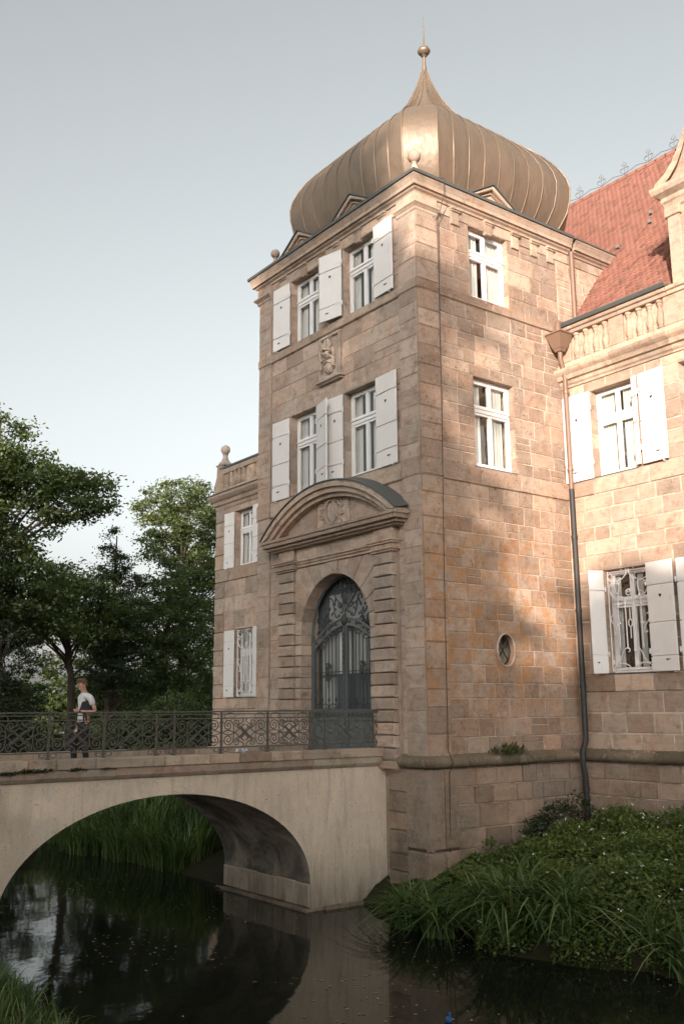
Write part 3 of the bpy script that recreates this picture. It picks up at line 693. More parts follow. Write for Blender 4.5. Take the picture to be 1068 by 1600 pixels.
dome = MB(); n0 = len(PROF)
dome.lathe([(3.1, 0), (2.9, .02)], (DC[0], DC[1], 13.38), 4)
dome_o = dome.build('onion_dome', 'copper', tower)
NS = 9
def strip(face, fa, fb, k0=0, k1=n0-1):
    b = MB(); vs = []
    for k in range(k0, k1+1):
        vs += [dome_pt(face, fa, k), dome_pt(face, (fa+fb)/2, k, .012), dome_pt(face, fb, k)]
    m = k1-k0+1
    b.add(vs, [(3*i+j, 3*i+j+1, 3*i+j+4, 3*i+j+3) for i in range(m-1) for j in (0, 1)]); return b
KT = 16
for face in range(4):
    # long vertical sheets with a lock seam between body and spire
    for i in range(NS):
        fa, fb = -1+2*i/NS, -1+2*(i+1)/NS
        smooth_by_angle(strip(face, fa, fb, 0, n0-1).build('copper_sheet', 'copper', dome_o), 50)
        if i:
            kt = n0-1 if i in (3, 6) else (18 if i in (2, 4, 5, 7) else 15)
            b = MB(); b.tube([dome_pt(face, fa, k, .018) for k in range(0, kt+1)], .020, 6, r1=.010); smooth_by_angle(b.build('standing_seam', 'copper', dome_o), 60)
    for (k0, k1) in ((0, KT), (KT, n0-1)):
        b = MB(); vs = []
        for k in range(k0, k1+1):
            p, q = Vector(dome_pt(face, 1, k)), Vector(dome_pt((face+1) % 4, -1, k)); mid = (p+q)/2
            out = Vector((mid.x-DC[0], mid.y-DC[1], 0)).normalized()*.03*min(1, (p-q).length)
            vs += [tuple(p), tuple(mid+out), tuple(q)]
        b.add(vs, [(3*i+j, 3*i+j+1, 3*i+j+4, 3*i+j+3) for i in range(k1-k0) for j in (0, 1)]); smooth_by_angle(b.build('corner_sheet', 'copper', dome_o), 50)
    for fq in (-1, 1):
        b = MB(); b.tube([dome_pt(face, fq, k, .018) for k in range(0, n0)], .024, 6, r1=.012); smooth_by_angle(b.build('standing_seam', 'copper', dome_o), 60)
b = MB(); b.tube([(DC[0]+math.cos(a)*.01, DC[1], 18) for a in (0, 1)], .01)
z0 = PROF[-1][0]
b = MB(); b.lathe([(.085, -.25), (.075, 0), (.05, .30), (.045, .48), (.09, .52), (.06, .555)], (DC[0], DC[1], z0), 14)
b.lathe([(.06, .55), (.13, .58), (.18, .64), (.195, .68), (.19, .70), (.15, .78), (.09, .83), (.04, .86), (.025, .92), (.02, 1.2), (.016, 1.5), (.004, 1.85)], (DC[0], DC[1], z0), 16)
smooth_by_angle(b.build('spire_finial', 'copper', dome_o), 35)
# roof cladding strip below the dome (flat top)
# ------------------------------------------------------------------ tower windows and shutters
for fl, (z0, z1) in enumerate(((6.60, 8.80), (10.80, 12.66))):
    for (a, b) in WIN_F:
        window(FRONT, tower, a, b, z0, z1, curtain=.55, stone='stone_front')
    window(SIDE, tower, *WIN_S[0], z0, z1, rec=.15, curtain=.99 if fl else .8, stone='stone_side')
sh = .74
shutter(FRONT, tower, -5.17, sh, 10.80, 12.64, -1, .05, (.24, .80))
shutter(FRONT, tower, -2.80, .76, 10.83, 12.66, -1, .20, (.26, .80), off=.06)
shutter(FRONT, tower, -1.48, sh, 10.80, 12.70, 1, .06, (.24, .82))
shutter(FRONT, tower, -5.17, sh, 6.56, 8.76, -1, .05)
shutter(FRONT, tower, -3.87, sh, 6.60, 8.74, 1, .28, off=.07)
shutter(FRONT, tower, -2.80, .60, 6.62, 8.78, -1, .03)
shutter(FRONT, tower, -1.48, .78, 6.56, 8.80, 1, .05)
# oval window in the side wall
oc = (2.40, 2.40); orx, orz = .265, .345
ov = lambda k, rr=1.0: [(oc[0]+orx*rr*math.cos(a), oc[1]+orz*rr*math.sin(a)) for a in np.linspace(0, 2*PI, k, endpoint=False)]
b = MB(SIDE); o1 = ov(28, 1.0); o2 = [(2.12-.05, 2.05-.05), (2.68+.05, 2.05-.05), (2.68+.05, 2.75+.05), (2.12-.05, 2.75+.05)]
vs = [(u, .012, z) for u, z in o1]+[(u, -.2, z) for u, z in o1]; k = 28
sq = []
for a in np.linspace(0, 2*PI, k, endpoint=False):
    c_, s_ = math.cos(a), math.sin(a); m_ = max(abs(c_)/.33, abs(s_)/.40); sq.append((oc[0]+c_/m_, oc[1]+s_/m_))
vs += [(u, .012, z) for u, z in sq]
b.add(vs, [(i, k+i, k+(i+1) % k, (i+1) % k) for i in range(k)]+[(2*k+i, i, (i+1) % k, 2*k+(i+1) % k) for i in range(k)])
oco = b.build('oval_window', 'stone_side', tower)
b = MB(SIDE); b.tube([(u, .02, z) for u, z in ov(28, 1.06)], .022, 6, True); b.build('stone_ring', 'stone_trim', oco)
b = MB(SIDE); b.tube([(u, -.12, z) for u, z in ov(28, .95)], .022, 6, True); b.build('frame', 'iron_dark', oco)
b = MB(SIDE); b.add([(u, -.15, z) for u, z in ov(28, .96)], [tuple(range(28))]); b.build('pane', 'glass', oco)
b = MB(SIDE); b.box(2.1, 2.7, -.40, -.36, 2.0, 2.8); b.build('backing', 'panel_grey', oco)
for s in (-1, 1):
    b = MB(SIDE); b.tube([(oc[0]-s*.19, -.10, oc[1]+.25), (oc[0]+s*.19, -.10, oc[1]-.25)], .018, 6); b.build('bar', 'iron_dark', oco)
# lightning cable on the corner
b = MB(); b.tube([(.075, .42, -2.9), (.16, .42, -.2), (.26, .43, .02), (.10, .45, .25), (.085, .50, 4), (.10, .56, 8), (.09, .62, 12.4), (.30, .64, 13.0), (.31, .66, 13.4), (.0, .7, 13.6)], .009, 5); b.build('lightning_cable', 'iron_dark', tower)

# ------------------------------------------------------------------ portal surround, hood and arms
portal = MB(FRONT); portal.box(PORT[0]+.0, DOOR_L-.025, 0, .06, -.2, 5.12); portal.box(DOOR_R+.025, PORT[1], 0, .06, -.2, 5.12); portal.box(DOOR_L-.024, DOOR_R+.024, 0, .06, 4.45, 5.12)
portal_o = portal.build('portal', 'mortar_front', tower)
AR, AZ = (DOOR_R-DOOR_L)/2, 2.93
def clip(poly, axis_, val, keep_less):
    out = []
    for i in range(len(poly)):
        p, q = poly[i], poly[(i+1) % len(poly)]
        ip = (p[axis_] <= val) if keep_less else (p[axis_] >= val); iq = (q[axis_] <= val) if keep_less else (q[axis_] >= val)
        if ip: out.append(p)
        if ip != iq:
            t = (val-p[axis_])/(q[axis_]-p[axis_]); out.append((p[0]+(q[0]-p[0])*t, p[1]+(q[1]-p[1])*t))
    return out
PL0, PL1 = PORT[0]+.06, PC-AR-.25                          # left pilaster
PR0, PR1 = PC+AR+.25, PORT[1]-.06
NV = 13
for i in range(NV):
    a0, a1 = PI*i/NV, PI*(i+1)/NV; g_ = .006
    R2 = 2.6
    arc = [(PC+AR*math.cos(a), AZ+AR*math.sin(a)) for a in np.linspace(a0+g_/AR, a1-g_/AR, 5)]
    poly = arc+[(PC+R2*math.cos(a1-g_/R2), AZ+R2*math.sin(a1-g_/R2)), (PC+R2*math.cos(a0+g_/R2), AZ+R2*math.sin(a0+g_/R2))]
    for ax_, v, l in ((1, 4.62, True), (0, PR0-.008, True), (0, PL1+.008, False)): poly = clip(poly, ax_, v, l)
    b = MB(FRONT); b.prism(poly, -.24, .105+(.03 if i == NV//2 else 0), .014); b.build('voussoir', 'stone_front', portal_o)
courses = 12; zlo = .02; chh = (AZ-zlo)/courses*1.0
ncr = 17; zs_ = [zlo+i*(4.56-zlo)/ncr for i in range(ncr+1)]
for i in range(ncr):
    za, zb = zs_[i]+.012, zs_[i+1]-.012
    for (a, b_, nn) in ((PL0, PL1, .19), (PR0, PR1, .19)):
        b = MB(FRONT); b.cbox(a, b_, 0, nn+rnd.uniform(-.004, .004), za, zb, .02); b.build('pilaster_block', 'stone_front', portal_o)
    if zb < AZ+.1:
        for (a, b_) in ((PL1+.008, PC-AR), (PC+AR, PR0-.008)):
            b = MB(FRONT); b.cbox(a, b_, -.24, .105, za, min(zb, AZ-.008), .014); b.build('jamb_block', 'stone_front', portal_o)
    b = MB(FRONT)
for (a, b_) in ((PL0-.06, PL1+.05), (PR0-.05, PR1+.06)):
    b = MB(FRONT)
    for (o, z0, z1) in ((.0, 4.565, 4.61), (.035, 4.612, 4.67), (.01, 4.672, 4.74), (.05, 4.742, 4.79), (.075, 4.792, 4.84)): b.cbox(a-o, b_+o, 0, .21+o, z0, z1, .012)
    b.build('pilaster_capital', 'stone_trim', portal_o)
    b = MB(FRONT); b.cbox(a+.04, b_-.04, 0, .17, 4.842, 5.12, .01); b.build('entablature_block', 'stone_front', portal_o)
    b = MB(FRONT); b.cbox(a-.02, b_+.02, 0, .225, -.15, .015, .014); b.build('pilaster_plinth', 'stone_base', portal_o)
b = MB(FRONT); b.cbox(PL1+.13, PR0-.13, 0, .14, 4.63, 4.70, .01); b.cbox(PL1+.13, PR0-.13, 0, .17, 4.702, 4.76, .012); b.cbox(PL1+.13, PR0-.13, 0, .20, 4.762, 4.81, .012); b.build('architrave', 'stone_trim', portal_o)
for a, b_ in ((PL1+.05, -3.9), (-3.89, -2.4), (-2.39, PR0-.05)):
    b = MB(FRONT); b.cbox(a, b_, 0, .10, 4.815, 5.12, .008); b.build('frieze_stone', 'stone_front', portal_o)
# segmental hood
HW, HZ0, HZ1, HN = 2.76, 5.42, 6.52, .46
HR = (HW**2+(HZ1-HZ0)**2)/(2*(HZ1-HZ0)); HCZ = HZ1-HR
ha = math.asin(HW/HR)
def harc(r, k=25, sgn=1): return [(PC+r*math.sin(a), HCZ+r*math.cos(a)) for a in np.linspace(-ha, ha, k)]
hood = MB(FRONT)
hood.box(PC-HW+.04, PC+HW-.04, 0, .12, 5.30, 5.46); 
hood_o = hood.build('portal_hood', 'stone_trim', portal_o)
for (z0, z1, nn, ex) in ((5.125, 5.17, .26, -.20), (5.172, 5.24, .34, -.10), (5.242, 5.34, HN-.03, -.02), (5.342, 5.42, HN, .02)):
    b = MB(FRONT); b.cbox(PC-HW-ex, PC+HW+ex, 0, nn, z0, z1, .012); b.build('hood_cornice', 'stone_trim', portal_o)
for (r0, r1, nn) in ((HR-.13, HR, HN), (HR-.26, HR-.132, HN-.07), (HR-.36, HR-.262, HN-.16)):
    b = MB(FRONT); o_, i_ = harc(r1), harc(r0)
    o_ = [(u, max(z, 5.425)) for u, z in o_]; i_ = [(u, max(z, 5.425)) for u, z in i_]
    vs = [(u, 0, z) for u, z in o_]+[(u, nn, z) for u, z in o_]+[(u, nn, z) for u, z in i_]+[(u, 0, z) for u, z in i_]; k = len(o_)
    b.add(vs, [(i, i+1, k+i+1, k+i) for i in range(k-1)]+[(k+i, k+i+1, 2*k+i+1, 2*k+i) for i in range(k-1)]+[(2*k+i, 2*k+i+1, 3*k+i+1, 3*k+i) for i in range(k-1)])
    smooth_by_angle(b.build('hood_arch_moulding', 'stone_trim', portal_o), 30)
b = MB(FRONT); o_ = harc(HR+.035); i_ = harc(HR+.003); up = lambda t: .16*t
vs = [(u, HN+.03, z-.03) for u, z in o_]+[(u, HN+.03, z) for u, z in o_]+[(u, .0, z+.10) for u, z in o_]; k = len(o_)
b.add(vs, [(i, i+1, k+i+1, k+i) for i in range(k-1)]+[(k+i, k+i+1, 2*k+i+1, 2*k+i) for i in range(k-1)]); smooth_by_angle(b.build('lead_roof', 'lead', portal_o), 40)
for (a, b_) in ((-.52, -.17), (-.16, .18), (.19, .52)):
    poly = [(PC+(HR-.30)*math.sin(t), HCZ+(HR-.30)*math.cos(t)) for t in np.linspace(a, b_, 7)]
    poly = [(u, max(z, 5.43)) for u, z in poly]+[(PC+HR*math.sin(b_), 5.425), (PC+HR*math.sin(a), 5.425)]
    b = MB(FRONT); b.prism(poly, 0, .13); b.build('tympanum_stone', 'stone_front', portal_o)
# cartouche in the tympanum
cm = MB(FRONT); cc = (PC, 5.83)
cm.tube([(cc[0]+.22*math.cos(a), .17, cc[1]+.30*math.sin(a)) for a in np.linspace(0, 2*PI, 24, endpoint=False)], .035, 6, True)
cm.ball((cc[0], .13, cc[1]), .20, .06, .27, 14, 8); relief_scrolls(cm, cc, .95, .80, .15, 3)
for s in (-1, 1): cm.ball((cc[0]+s*.07, .18, cc[1]), .05, .03, .16, 8, 5)
cm.ball((cc[0], .16, cc[1]+.36), .09, .05, .06, 8, 5)
smooth_by_angle(cm.build('cartouche', 'stone_relief', portal_o), 60)
# coat of arms panel above
pa = (-3.76, -2.85, 9.33, 10.50)
b = MB(FRONT); b.box(pa[0], pa[1], 0, .05, pa[2], pa[3]); arms = b.build('coat_of_arms', 'stone_relief', tower)
for (a, b_, c_, d_) in ((pa[0], pa[0]+.09, pa[2], pa[3]), (pa[1]-.09, pa[1], pa[2], pa[3]), (pa[0]+.09, pa[1]-.09, pa[3]-.08, pa[3]), (pa[0]+.09, pa[1]-.09, pa[2], pa[2]+.07)):
    b = MB(FRONT); b.cbox(a, b_, .04, .115, c_, d_, .015); b.build('frame', 'stone_relief', arms)
b = MB(FRONT); b.cbox(pa[0]-.08, pa[1]+.08, 0, .15, pa[2]-.06, pa[2]-.003, .015); b.cbox(pa[0]-.02, pa[1]+.02, 0, .11, pa[2]-.11, pa[2]-.062, .02); b.build('ledge', 'stone_relief', arms)
rl = MB(lambda u, n, z: FRONT(u, .05+(n-.05)*1.7, z), True); ac = ((pa[0]+pa[1])/2, (pa[2]+pa[3])/2)
rl.prism([(ac[0]-.17, ac[1]-.10), (ac[0]+.17, ac[1]-.10), (ac[0]+.18, ac[1]-.30), (ac[0]+.09, ac[1]-.44), (ac[0], ac[1]-.48), (ac[0]-.09, ac[1]-.44), (ac[0]-.18, ac[1]-.30)], .05, .12, .03)
rl.tube([(ac[0]-.17, .11, ac[1]-.24), (ac[0], .13, ac[1]-.16), (ac[0]+.17, .11, ac[1]-.24)], .02, 6)
rl.ball((ac[0], .10, ac[1]+.03), .10, .07, .11, 10, 7); rl.box(ac[0]-.06, ac[0]+.06, .1, .175, ac[1]+.0, ac[1]+.02); rl.lathe([(.10, -.02), (.11, .0), (.09, .03)], (ac[0], .10, ac[1]+.13), 10)
for s in (-1, 1):
    rl.tube([(ac[0]+s*.05, .10, ac[1]+.15), (ac[0]+s*.09, .12, ac[1]+.28), (ac[0]+s*.05, .12, ac[1]+.42), (ac[0]+s*.13, .10, ac[1]+.46)], .04, 6, r1=.016)
    rl.tube([(ac[0]+s*.10, .10, ac[1]+.06), (ac[0]+s*.24, .12, ac[1]+.12), (ac[0]+s*.28, .12, ac[1]-.02), (ac[0]+s*.22, .11, ac[1]-.08)], .042, 6, r1=.018)
    rl.tube([(ac[0]+s*.16, .10, ac[1]-.06), (ac[0]+s*.28, .12, ac[1]-.14), (ac[0]+s*.24, .12, ac[1]-.30), (ac[0]+s*.30, .10, ac[1]-.36)], .038, 6, r1=.016)
    rl.tube([(ac[0]+s*.02, .10, ac[1]+.15), (ac[0]+s*.20, .12, ac[1]+.22), (ac[0]+s*.24, .10, ac[1]+.36)], .028, 6, r1=.012)
smooth_by_angle(rl.build('relief', 'stone_relief', arms), 60)

# ------------------------------------------------------------------ wrought-iron gate
GN = -.25
gz0 = .04
ga = MB(FRONT)
ga.box(PC-AR-.01, PC-AR+.05, GN-.05, GN+.03, gz0, AZ); ga.box(PC+AR-.05, PC+AR+.01, GN-.05, GN+.03, gz0, AZ)
arcp = [(PC+(AR-.02)*math.cos(a), GN, AZ+(AR-.02)*math.sin(a)) for a in np.linspace(0, PI, 25)]
ga.tube(arcp, .035, 6)
gate = ga.build('wrought_iron_gate', 'gate', tower); gate['label'] = 'dark grey wrought iron double gate with scrolled crest'
def gtop(u):                                                # ogee top bar
    t = min(1, abs(u-PC)/AR); return 3.28-.62*(t**1.15)*(1.0)+.10*math.sin(PI*t)
GP = lambda q, n=GN: [(a, n, b) for a, b in q]
for s in (-1, 1):
    a, b_ = (PC-AR+.05, PC-.02) if s < 0 else (PC+.02, PC+AR-.05)
    l = MB(FRONT)
    l.box(a, a+.055, GN-.025, GN+.025, gz0, gtop(a)-.06); l.box(b_-.055, b_, GN-.025, GN+.025, gz0, gtop(b_)-.06)
    for (z0, z1) in ((gz0, .13), (1.04, 1.12), (.86, .90)): l.box(a+.055, b_-.055, GN-.025, GN+.025, z0, z1)
    leaf = l.build('gate_leaf', 'gate', gate)
    l = MB(FRONT); l.box(a+.05, b_-.05, GN-.03, GN-.012, .10, 1.08); l.build('kick_panel', 'gate', leaf)
    for j in range(8):                                      # lattice band over the kick panel
        u = a+.08+(b_-a-.16)*j/7; l = MB(FRONT); e_ = .045
        l.tube(GP([(u-e_, .97), (u, .97+e_), (u+e_, .97), (u, .97-e_)], GN+.005), .010, 5, True); l.build('lozenge', 'gate_iron', leaf)
    l = MB(FRONT); l.box(a+.16, b_-.16, GN-.012, GN+.012, .24, .76); l.box(a+.21, b_-.21, GN+.012, GN+.02, .29, .71); l.build('raised_panel', 'gate', leaf)
    nb = 9
    for j in range(nb):
        u = a+.10+(b_-a-.20)*j/(nb-1); zt = gtop(u)-.30
        l = MB(FRONT); l.tube([(u, GN, 1.12), (u, GN, zt)], .0135, 6); 
        if j % 2 == 0:
            l.ball((u, GN, 1.34), .03, .03, .05, 8, 5); l.tube([(u, GN, 1.36), (u, GN, 1.50)], .022, 6, r1=.006)
        l.build('bar', 'gate_iron', leaf)
    l = MB(FRONT); l.tube(GP([(a+.05, 2.0), (b_-.05, 2.0)]), .010, 5); l.build('cross_rail', 'gate_iron', leaf)
    for j in range(4):
        u = a+.20+(b_-a-.40)*j/3
        l = MB(FRONT); l.tube(GP(fit(scroll('C', 1.2, 30), (u-.13, 1.18), (u+.13, 1.18), True)), .012, 5); l.build('foot_scroll', 'gate_iron', leaf); l = MB(FRONT); l.tube(GP(fit(scroll('C', 1.2, 30), (u-.12, gtop(u)-.26), (u+.12, gtop(u)-.22), False)), .012, 5)
        l.build('top_scroll', 'gate_iron', leaf); l = MB(FRONT); l.ball((u, GN, gtop(u)-.19), .03, .025, .04, 8, 5); l.build('bead', 'gate_iron', leaf)
    cu = (a+b_)/2
    l = MB(FRONT)
    for w_, k_ in ((.10, 'C'), (.07, 'S')): l.tube(GP(fit(scroll(k_, 1.2, 30), (cu-.02, 1.80), (cu+.02, 2.20), w_ > .08), GN+.01), .013, 5); l.tube(GP(fit(scroll(k_, 1.2, 30), (cu+.02, 1.78), (cu-.02, 2.22), w_ < .08), GN+.01), .013, 5)
    l.tube(GP([(cu, 1.62), (cu, 2.38)], GN+.01), .02, 6, r1=.008); l.ball((cu, GN+.02, 2.0), .06, .03, .09, 10, 6); l.build('rosette', 'gate_iron', leaf)
# curved transom band with studs
b = MB(FRONT); us = np.linspace(PC-AR+.03, PC+AR-.03, 31)
for off, rr in ((-.0, .026), (-.17, .022)): b.tube([(u, GN+.01, gtop(u)+off) for u in us], rr, 6)
b.add([(u, GN, gtop(u)-.01) for u in us]+[(u, GN, gtop(u)-.16) for u in us], [(i, i+1, 31+i+1, 31+i) for i in range(30)])
tb = b.build('transom_band', 'band_grey', gate)
for i in range(2, 30, 3):
    b = MB(FRONT); b.ball((us[i], GN+.02, gtop(us[i])-.085), .035, .02, .035, 8, 5); b.build('stud', 'gate_iron', tb)
b = MB(FRONT); b.ball((PC, GN+.04, gtop(PC)-.05), .10, .06, .14, 10, 7); b.tube(GP([(PC, 1.1), (PC, 3.2)], GN+.03), .020, 6)
for j in range(6): b.ball((PC, GN+.05, 2.2+j*.14), .035, .025, .05, 6, 4)
b.build('meeting_stile', 'gate_iron', gate)
# crest in the arch head
rr_ = random.Random(5)
def crest(q, r=.017): 
    b = MB(FRONT); b.tube(GP(q), r, 5); b.build('crest_scroll', 'gate_iron', gate)
for s in (-1, 1):
    for (p0, p1, k_, fl) in (((.10, 3.42), (.42, 3.95), 'S', 0), ((.30, 3.30), (.62, 3.80), 'S', 1), ((.12, 3.55), (.30, 4.10), 'C', 1), ((.55, 3.10), (.85, 3.55), 'S', 0), ((.80, 2.96), (1.08, 3.36), 'C', 1), ((.02, 3.90), (.16, 4.20), 'C', 0), ((.42, 3.15), (.72, 3.22), 'C', 0), ((.85, 2.88), (1.15, 2.96), 'C', 0)):
        crest(fit(scroll(k_, 1.3, 34), (PC+s*p0[0], p0[1]), (PC+s*p1[0], p1[1]), bool(fl) != (s < 0)))
    b = MB(FRONT)
    for _ in range(34):
        t = rr_.random(); u = PC+s*(.08+.85*t); z = gtop(u)+.08+rr_.random()*(.85*(1-t)+.10)
        b.ball((u, GN+rr_.uniform(-.01, .03), z), rr_.uniform(.025, .05), .015, rr_.uniform(.03, .06), 6, 4)
    b.build('leafwork', 'gate_iron', gate)
b = MB(FRONT); b.ball((PC, GN, 3.75), .10, .05, .16, 10, 6); b.ball((PC, GN, 4.02), .07, .04, .10, 8, 5); b.tube(GP([(PC, 3.3), (PC, 4.25)]), .02, 6, r1=.008); b.build('crest_boss', 'gate_iron', gate)
# entrance hall behind the gate: backing door with pale panes
b = MB(FRONT); b.box(PC-AR-.25, PC+AR+.25, -.50, -.45, -.2, 4.5); hall = b.build('hall_door', 'gate', tower)
for (u0, u1, z0, z1, m) in ((-1.2, -.62, 1.95, 3.05, 'panel_grey'), (-.56, .02, 1.95, 3.05, 'curtain'), (.08, .62, 1.95, 3.05, 'panel_grey'), (-1.2, -.62, .7, 1.88, 'panel_grey'), (.66, 1.2, 1.9, 3.05, 'gate'), (-.9, .9, 3.2, 3.9, 'panel_grey')):
    b = MB(FRONT); b.cbox(PC+u0, PC+u1, -.45, -.435, z0, z1, .006); b.build('door_pane', m, hall)
for a_ in (PC-AR-.2, PC+AR): b = MB(FRONT); b.box(a_, a_+.2, -.44, -.30, -.2, 4.4); b.build('hall_reveal', 'stone_front', hall)
b = MB(FRONT); b.box(PC-AR-.02, PC+AR+.02, -1.0, .10, -.25, .035); b.build('threshold', 'stone_coping', tower)
# masonry above the arch, closing the square opening of the wall core
b = MB(FRONT); ar2 = [(PC+(AR+.004)*math.cos(a), AZ+(AR+.004)*math.sin(a)) for a in np.linspace(0, PI, 25)]
for i in range(24):
    p, q = ar2[i], ar2[i+1]
    b.add([(p[0], -.30, p[1]), (q[0], -.30, q[1]), (q[0], -.30, 4.5), (p[0], -.30, 4.5)], [(0, 1, 2, 3)])
b.build('arch_backing', 'stone_front', portal_o)

# ------------------------------------------------------------------ right wing
rw = thing('right_wing', 'sunlit sandstone wing with white shutters, blind balustrade and red tiled roof', 'building', (3, 7, -1.5))
RB = Blocks()
RX = 9.0
RWI = [(.87, 2.13), (3.36, 4.62), (5.9, 7.1)]
hr = [(a, b, 6.60, 8.80) for a, b in RWI]+[(.93, 2.16, 1.89, 4.31), (4.4, 5.6, 1.89, 4.31)]
mb = MB(WING); holed_wall(mb, 0, RX, -3, 9.4, hr, 0, .4); rwall = mb.build('wall', 'mortar_side', rw)
mb = MB(); mb.box(.4, RX-.3, D+1.0, D+6, -1, 9.3); mb.build('painted_room_dark', 'dark', rw)  # another solid box with room shade painted into its colour
VX = 5.4
RB.add(WING, ashlar(0, VX, 6.60, 9.05, hr, .38, .6, 71), 0, .012, 'stone_wing', rwall, .03)
RB.add(WING, ashlar(0, VX, 1.86, Z2, hr, .39, .66, 72), 0, .012, 'stone_wing', rwall, .034)
RB.add(WING, ashlar(0, VX, .12, 1.46, (), .42, .72, 73), 0, .012, 'stone_wing', rwall, .03)
RB.add(WING, ashlar(.0, VX, -2.2, -.12, (), .40, .66, 74), 0, .05, 'stone_base', rwall, .03)
RB.add(WING, [(a, b, Z2, 6.60) for (a, b, _, _) in ashlar(0, VX, 0, .4, (), .4, 1.2, 75)], 0, .035, 'stone_wing', rwall, .01)
RB.add(WING, [(a, b, 1.46, 1.86) for (a, b, _, _) in ashlar(0.1, VX, 0, .4, (), .4, 1.1, 76)], 0, .045, 'stone_wing', rwall, .012)
RB.finish(rw, 'stone_wing')
mb = MB(WING); mb.box(VX, RX, 0, .01, -2.2, 9.05); mb.build('wall_rest', 'stone_wing', rw)
xs = [.0, .9, 2.1, 3.4, 4.6, 5.8, 7.4, 9]
for a, b in zip(xs, xs[1:]):
    mb = MB(); mb.mould([(b-.006-(b-.006-a)*i/12, D) for i in range(13)], roll_profile(.0, .11), .010); smooth_by_angle(mb.build('roll_moulding', 'stone_roll', rw), 70)
# windows
for i, (a, b) in enumerate(RWI): window(WING, rw, a, b, 6.60, 8.80, rec=.22, light=.36, curtain=.8 if i == 0 else .97, stone='stone_wing')
window(WING, rw, .93, 2.16, 1.89, 4.31, rec=.24, light=.33, curtain=.35, stone='stone_wing')
window(WING, rw, 4.4, 5.6, 1.89, 4.31, rec=.24, light=.33, curtain=.35, stone='stone_wing')
grille(WING, rw, .99, 2.12, 1.91, 4.27, -.06, 'iron_white', .016)
shutter(WING, rw, .87, .82, 6.56, 8.80, -1, .02, (.20, .53, .80))
shutter(WING, rw, 2.13, .16, 6.62, 8.80, 1, .35, (.24, .53, .80), heart=False, stay=False)
shutter(WING, rw, 2.34, .68, 6.60, 8.80, 1, .03, (.20, .53, .80), off=.09)
shutter(WING, rw, .93, .36, 1.87, 4.31, -1, .95, (.2, .82), heart=False, off=.03)
shutter(WING, rw, 2.16, .74, 1.87, 4.34, 1, .12, (.22, .56, .86))
shutter(WING, rw, 2.98, .60, 1.87, 4.34, 1, .04, (.22, .56, .86), off=.10)
shutter(WING, rw, 4.62, .72, 6.60, 8.80, 1, .03, (.20, .53, .80))
# cornice of the wing, parapet with blind balusters, gutter
wc = [(0, 9.05), (.04, 9.05), (.05, 9.10), (.09, 9.14), (.10, 9.22), (.17, 9.24), (.21, 9.34), (.29, 9.40), (.31, 9.44), (.31, 9.50), (-.1, 9.58)]
xs = [.005, 1.7, 3.3, 5.0, 7, 9]
for a, b in zip(xs, xs[1:]):
    mb = MB(); mb.mould([(b-.005, D), (a, D)], wc); smooth_by_angle(mb.build('cornice', 'stone_wing', rw), 30)
par_n = .10
b = MB(WING); b.box(.0, RX, -.25, .02, 9.52, 10.45); parapet = b.build('parapet', 'stone_wing', rw)
b = MB(WING); b.cbox(.0, RX, -.2, .12, 9.56, 9.70, .015); b.build('parapet_plinth', 'stone_wing', parapet)
for a, c_ in ((.02, 1.9), (1.91, 3.28), (3.29, 5.2), (5.21, 7.2), (7.21, 9)):
    b = MB(WING); b.cbox(a, c_, -.2, .15, 10.42, 10.52, .012); b.cbox(a, c_, -.2, .20, 10.522, 10.62, .02); b.build('parapet_coping', 'stone_wing', parapet)
for (a, c_) in ((.05, .42), (1.62, 2.02), (3.16, 3.75), (5.0, 5.4)):
    b = MB(WING); b.cbox(a, c_, 0, .115, 9.705, 10.415, .012); b.build('parapet_pier', 'stone_wing', parapet)
for u in [.58, .88, 1.18, 1.47, 2.16, 2.46, 2.75, 3.03, 3.95, 4.25, 4.55, 4.85]:
    b = MB(lambda x, y, z: (x, y, z), False)
    b.lathe([(.07, 0), (.095, .03), (.06, .07), (.085, .14), (.10, .22), (.085, .32), (.055, .46), (.05, .56), (.075, .60), (.06, .63), (.085, .66), (.085, .71)], (u, D-.03, 9.705), 14)
    smooth_by_angle(b.build('baluster', 'stone_wing', parapet), 35)
b = MB(); b.mould([(3.32, D), (.12, D)], [(.06, 10.625), (.24, 10.63), (.28, 10.70), (.27, 10.73), (.20, 10.66), (.06, 10.72)]); b.build('gutter', 'lead', rw)
# downpipe with hopper
b = MB()
def hop(cx, cy, z0, z1, a0, a1):
    vs = [(cx-a0, cy-a0, z0), (cx+a0, cy-a0, z0), (cx+a0, cy+a0, z0), (cx-a0, cy+a0, z0), (cx-a1, cy-a1, z1), (cx+a1, cy-a1, z1), (cx+a1, cy+a1, z1), (cx-a1, cy+a1, z1)]
    b.add(vs, [(0, 3, 2, 1), (4, 5, 6, 7), (0, 1, 5, 4), (1, 2, 6, 5), (2, 3, 7, 6), (3, 0, 4, 7)])
px_, py_ = .27, D-.33
hop(px_, py_, 10.02, 10.38, .13, .24); hop(px_, py_, 10.382, 10.42, .265, .265); hop(px_, py_, 9.94, 10.018, .09, .12)
dp = b.build('downpipe', 'pipe', rw)
b = MB(); b.tube([(px_, py_, 9.95), (px_, py_, 9.75), (px_-.02, py_+.10, 9.55), (px_-.02, py_+.16, 9.3), (px_-.02, py_+.17, 6.4)], .062, 10); smooth_by_angle(b.build('upper_pipe', 'pipe', dp))
b = MB(); b.tube([(px_-.02, py_+.17, 6.4), (px_-.01, py_+.17, 3.9), (px_-.02, py_+.17, .35), (px_+.0, py_+.02, .12), (px_+.0, py_+.0, -.2), (px_-.02, py_+.08, -.45), (px_-.02, py_+.1, -1.9)], .066, 10); smooth_by_angle(b.build('lower_pipe', 'iron_dark', dp))
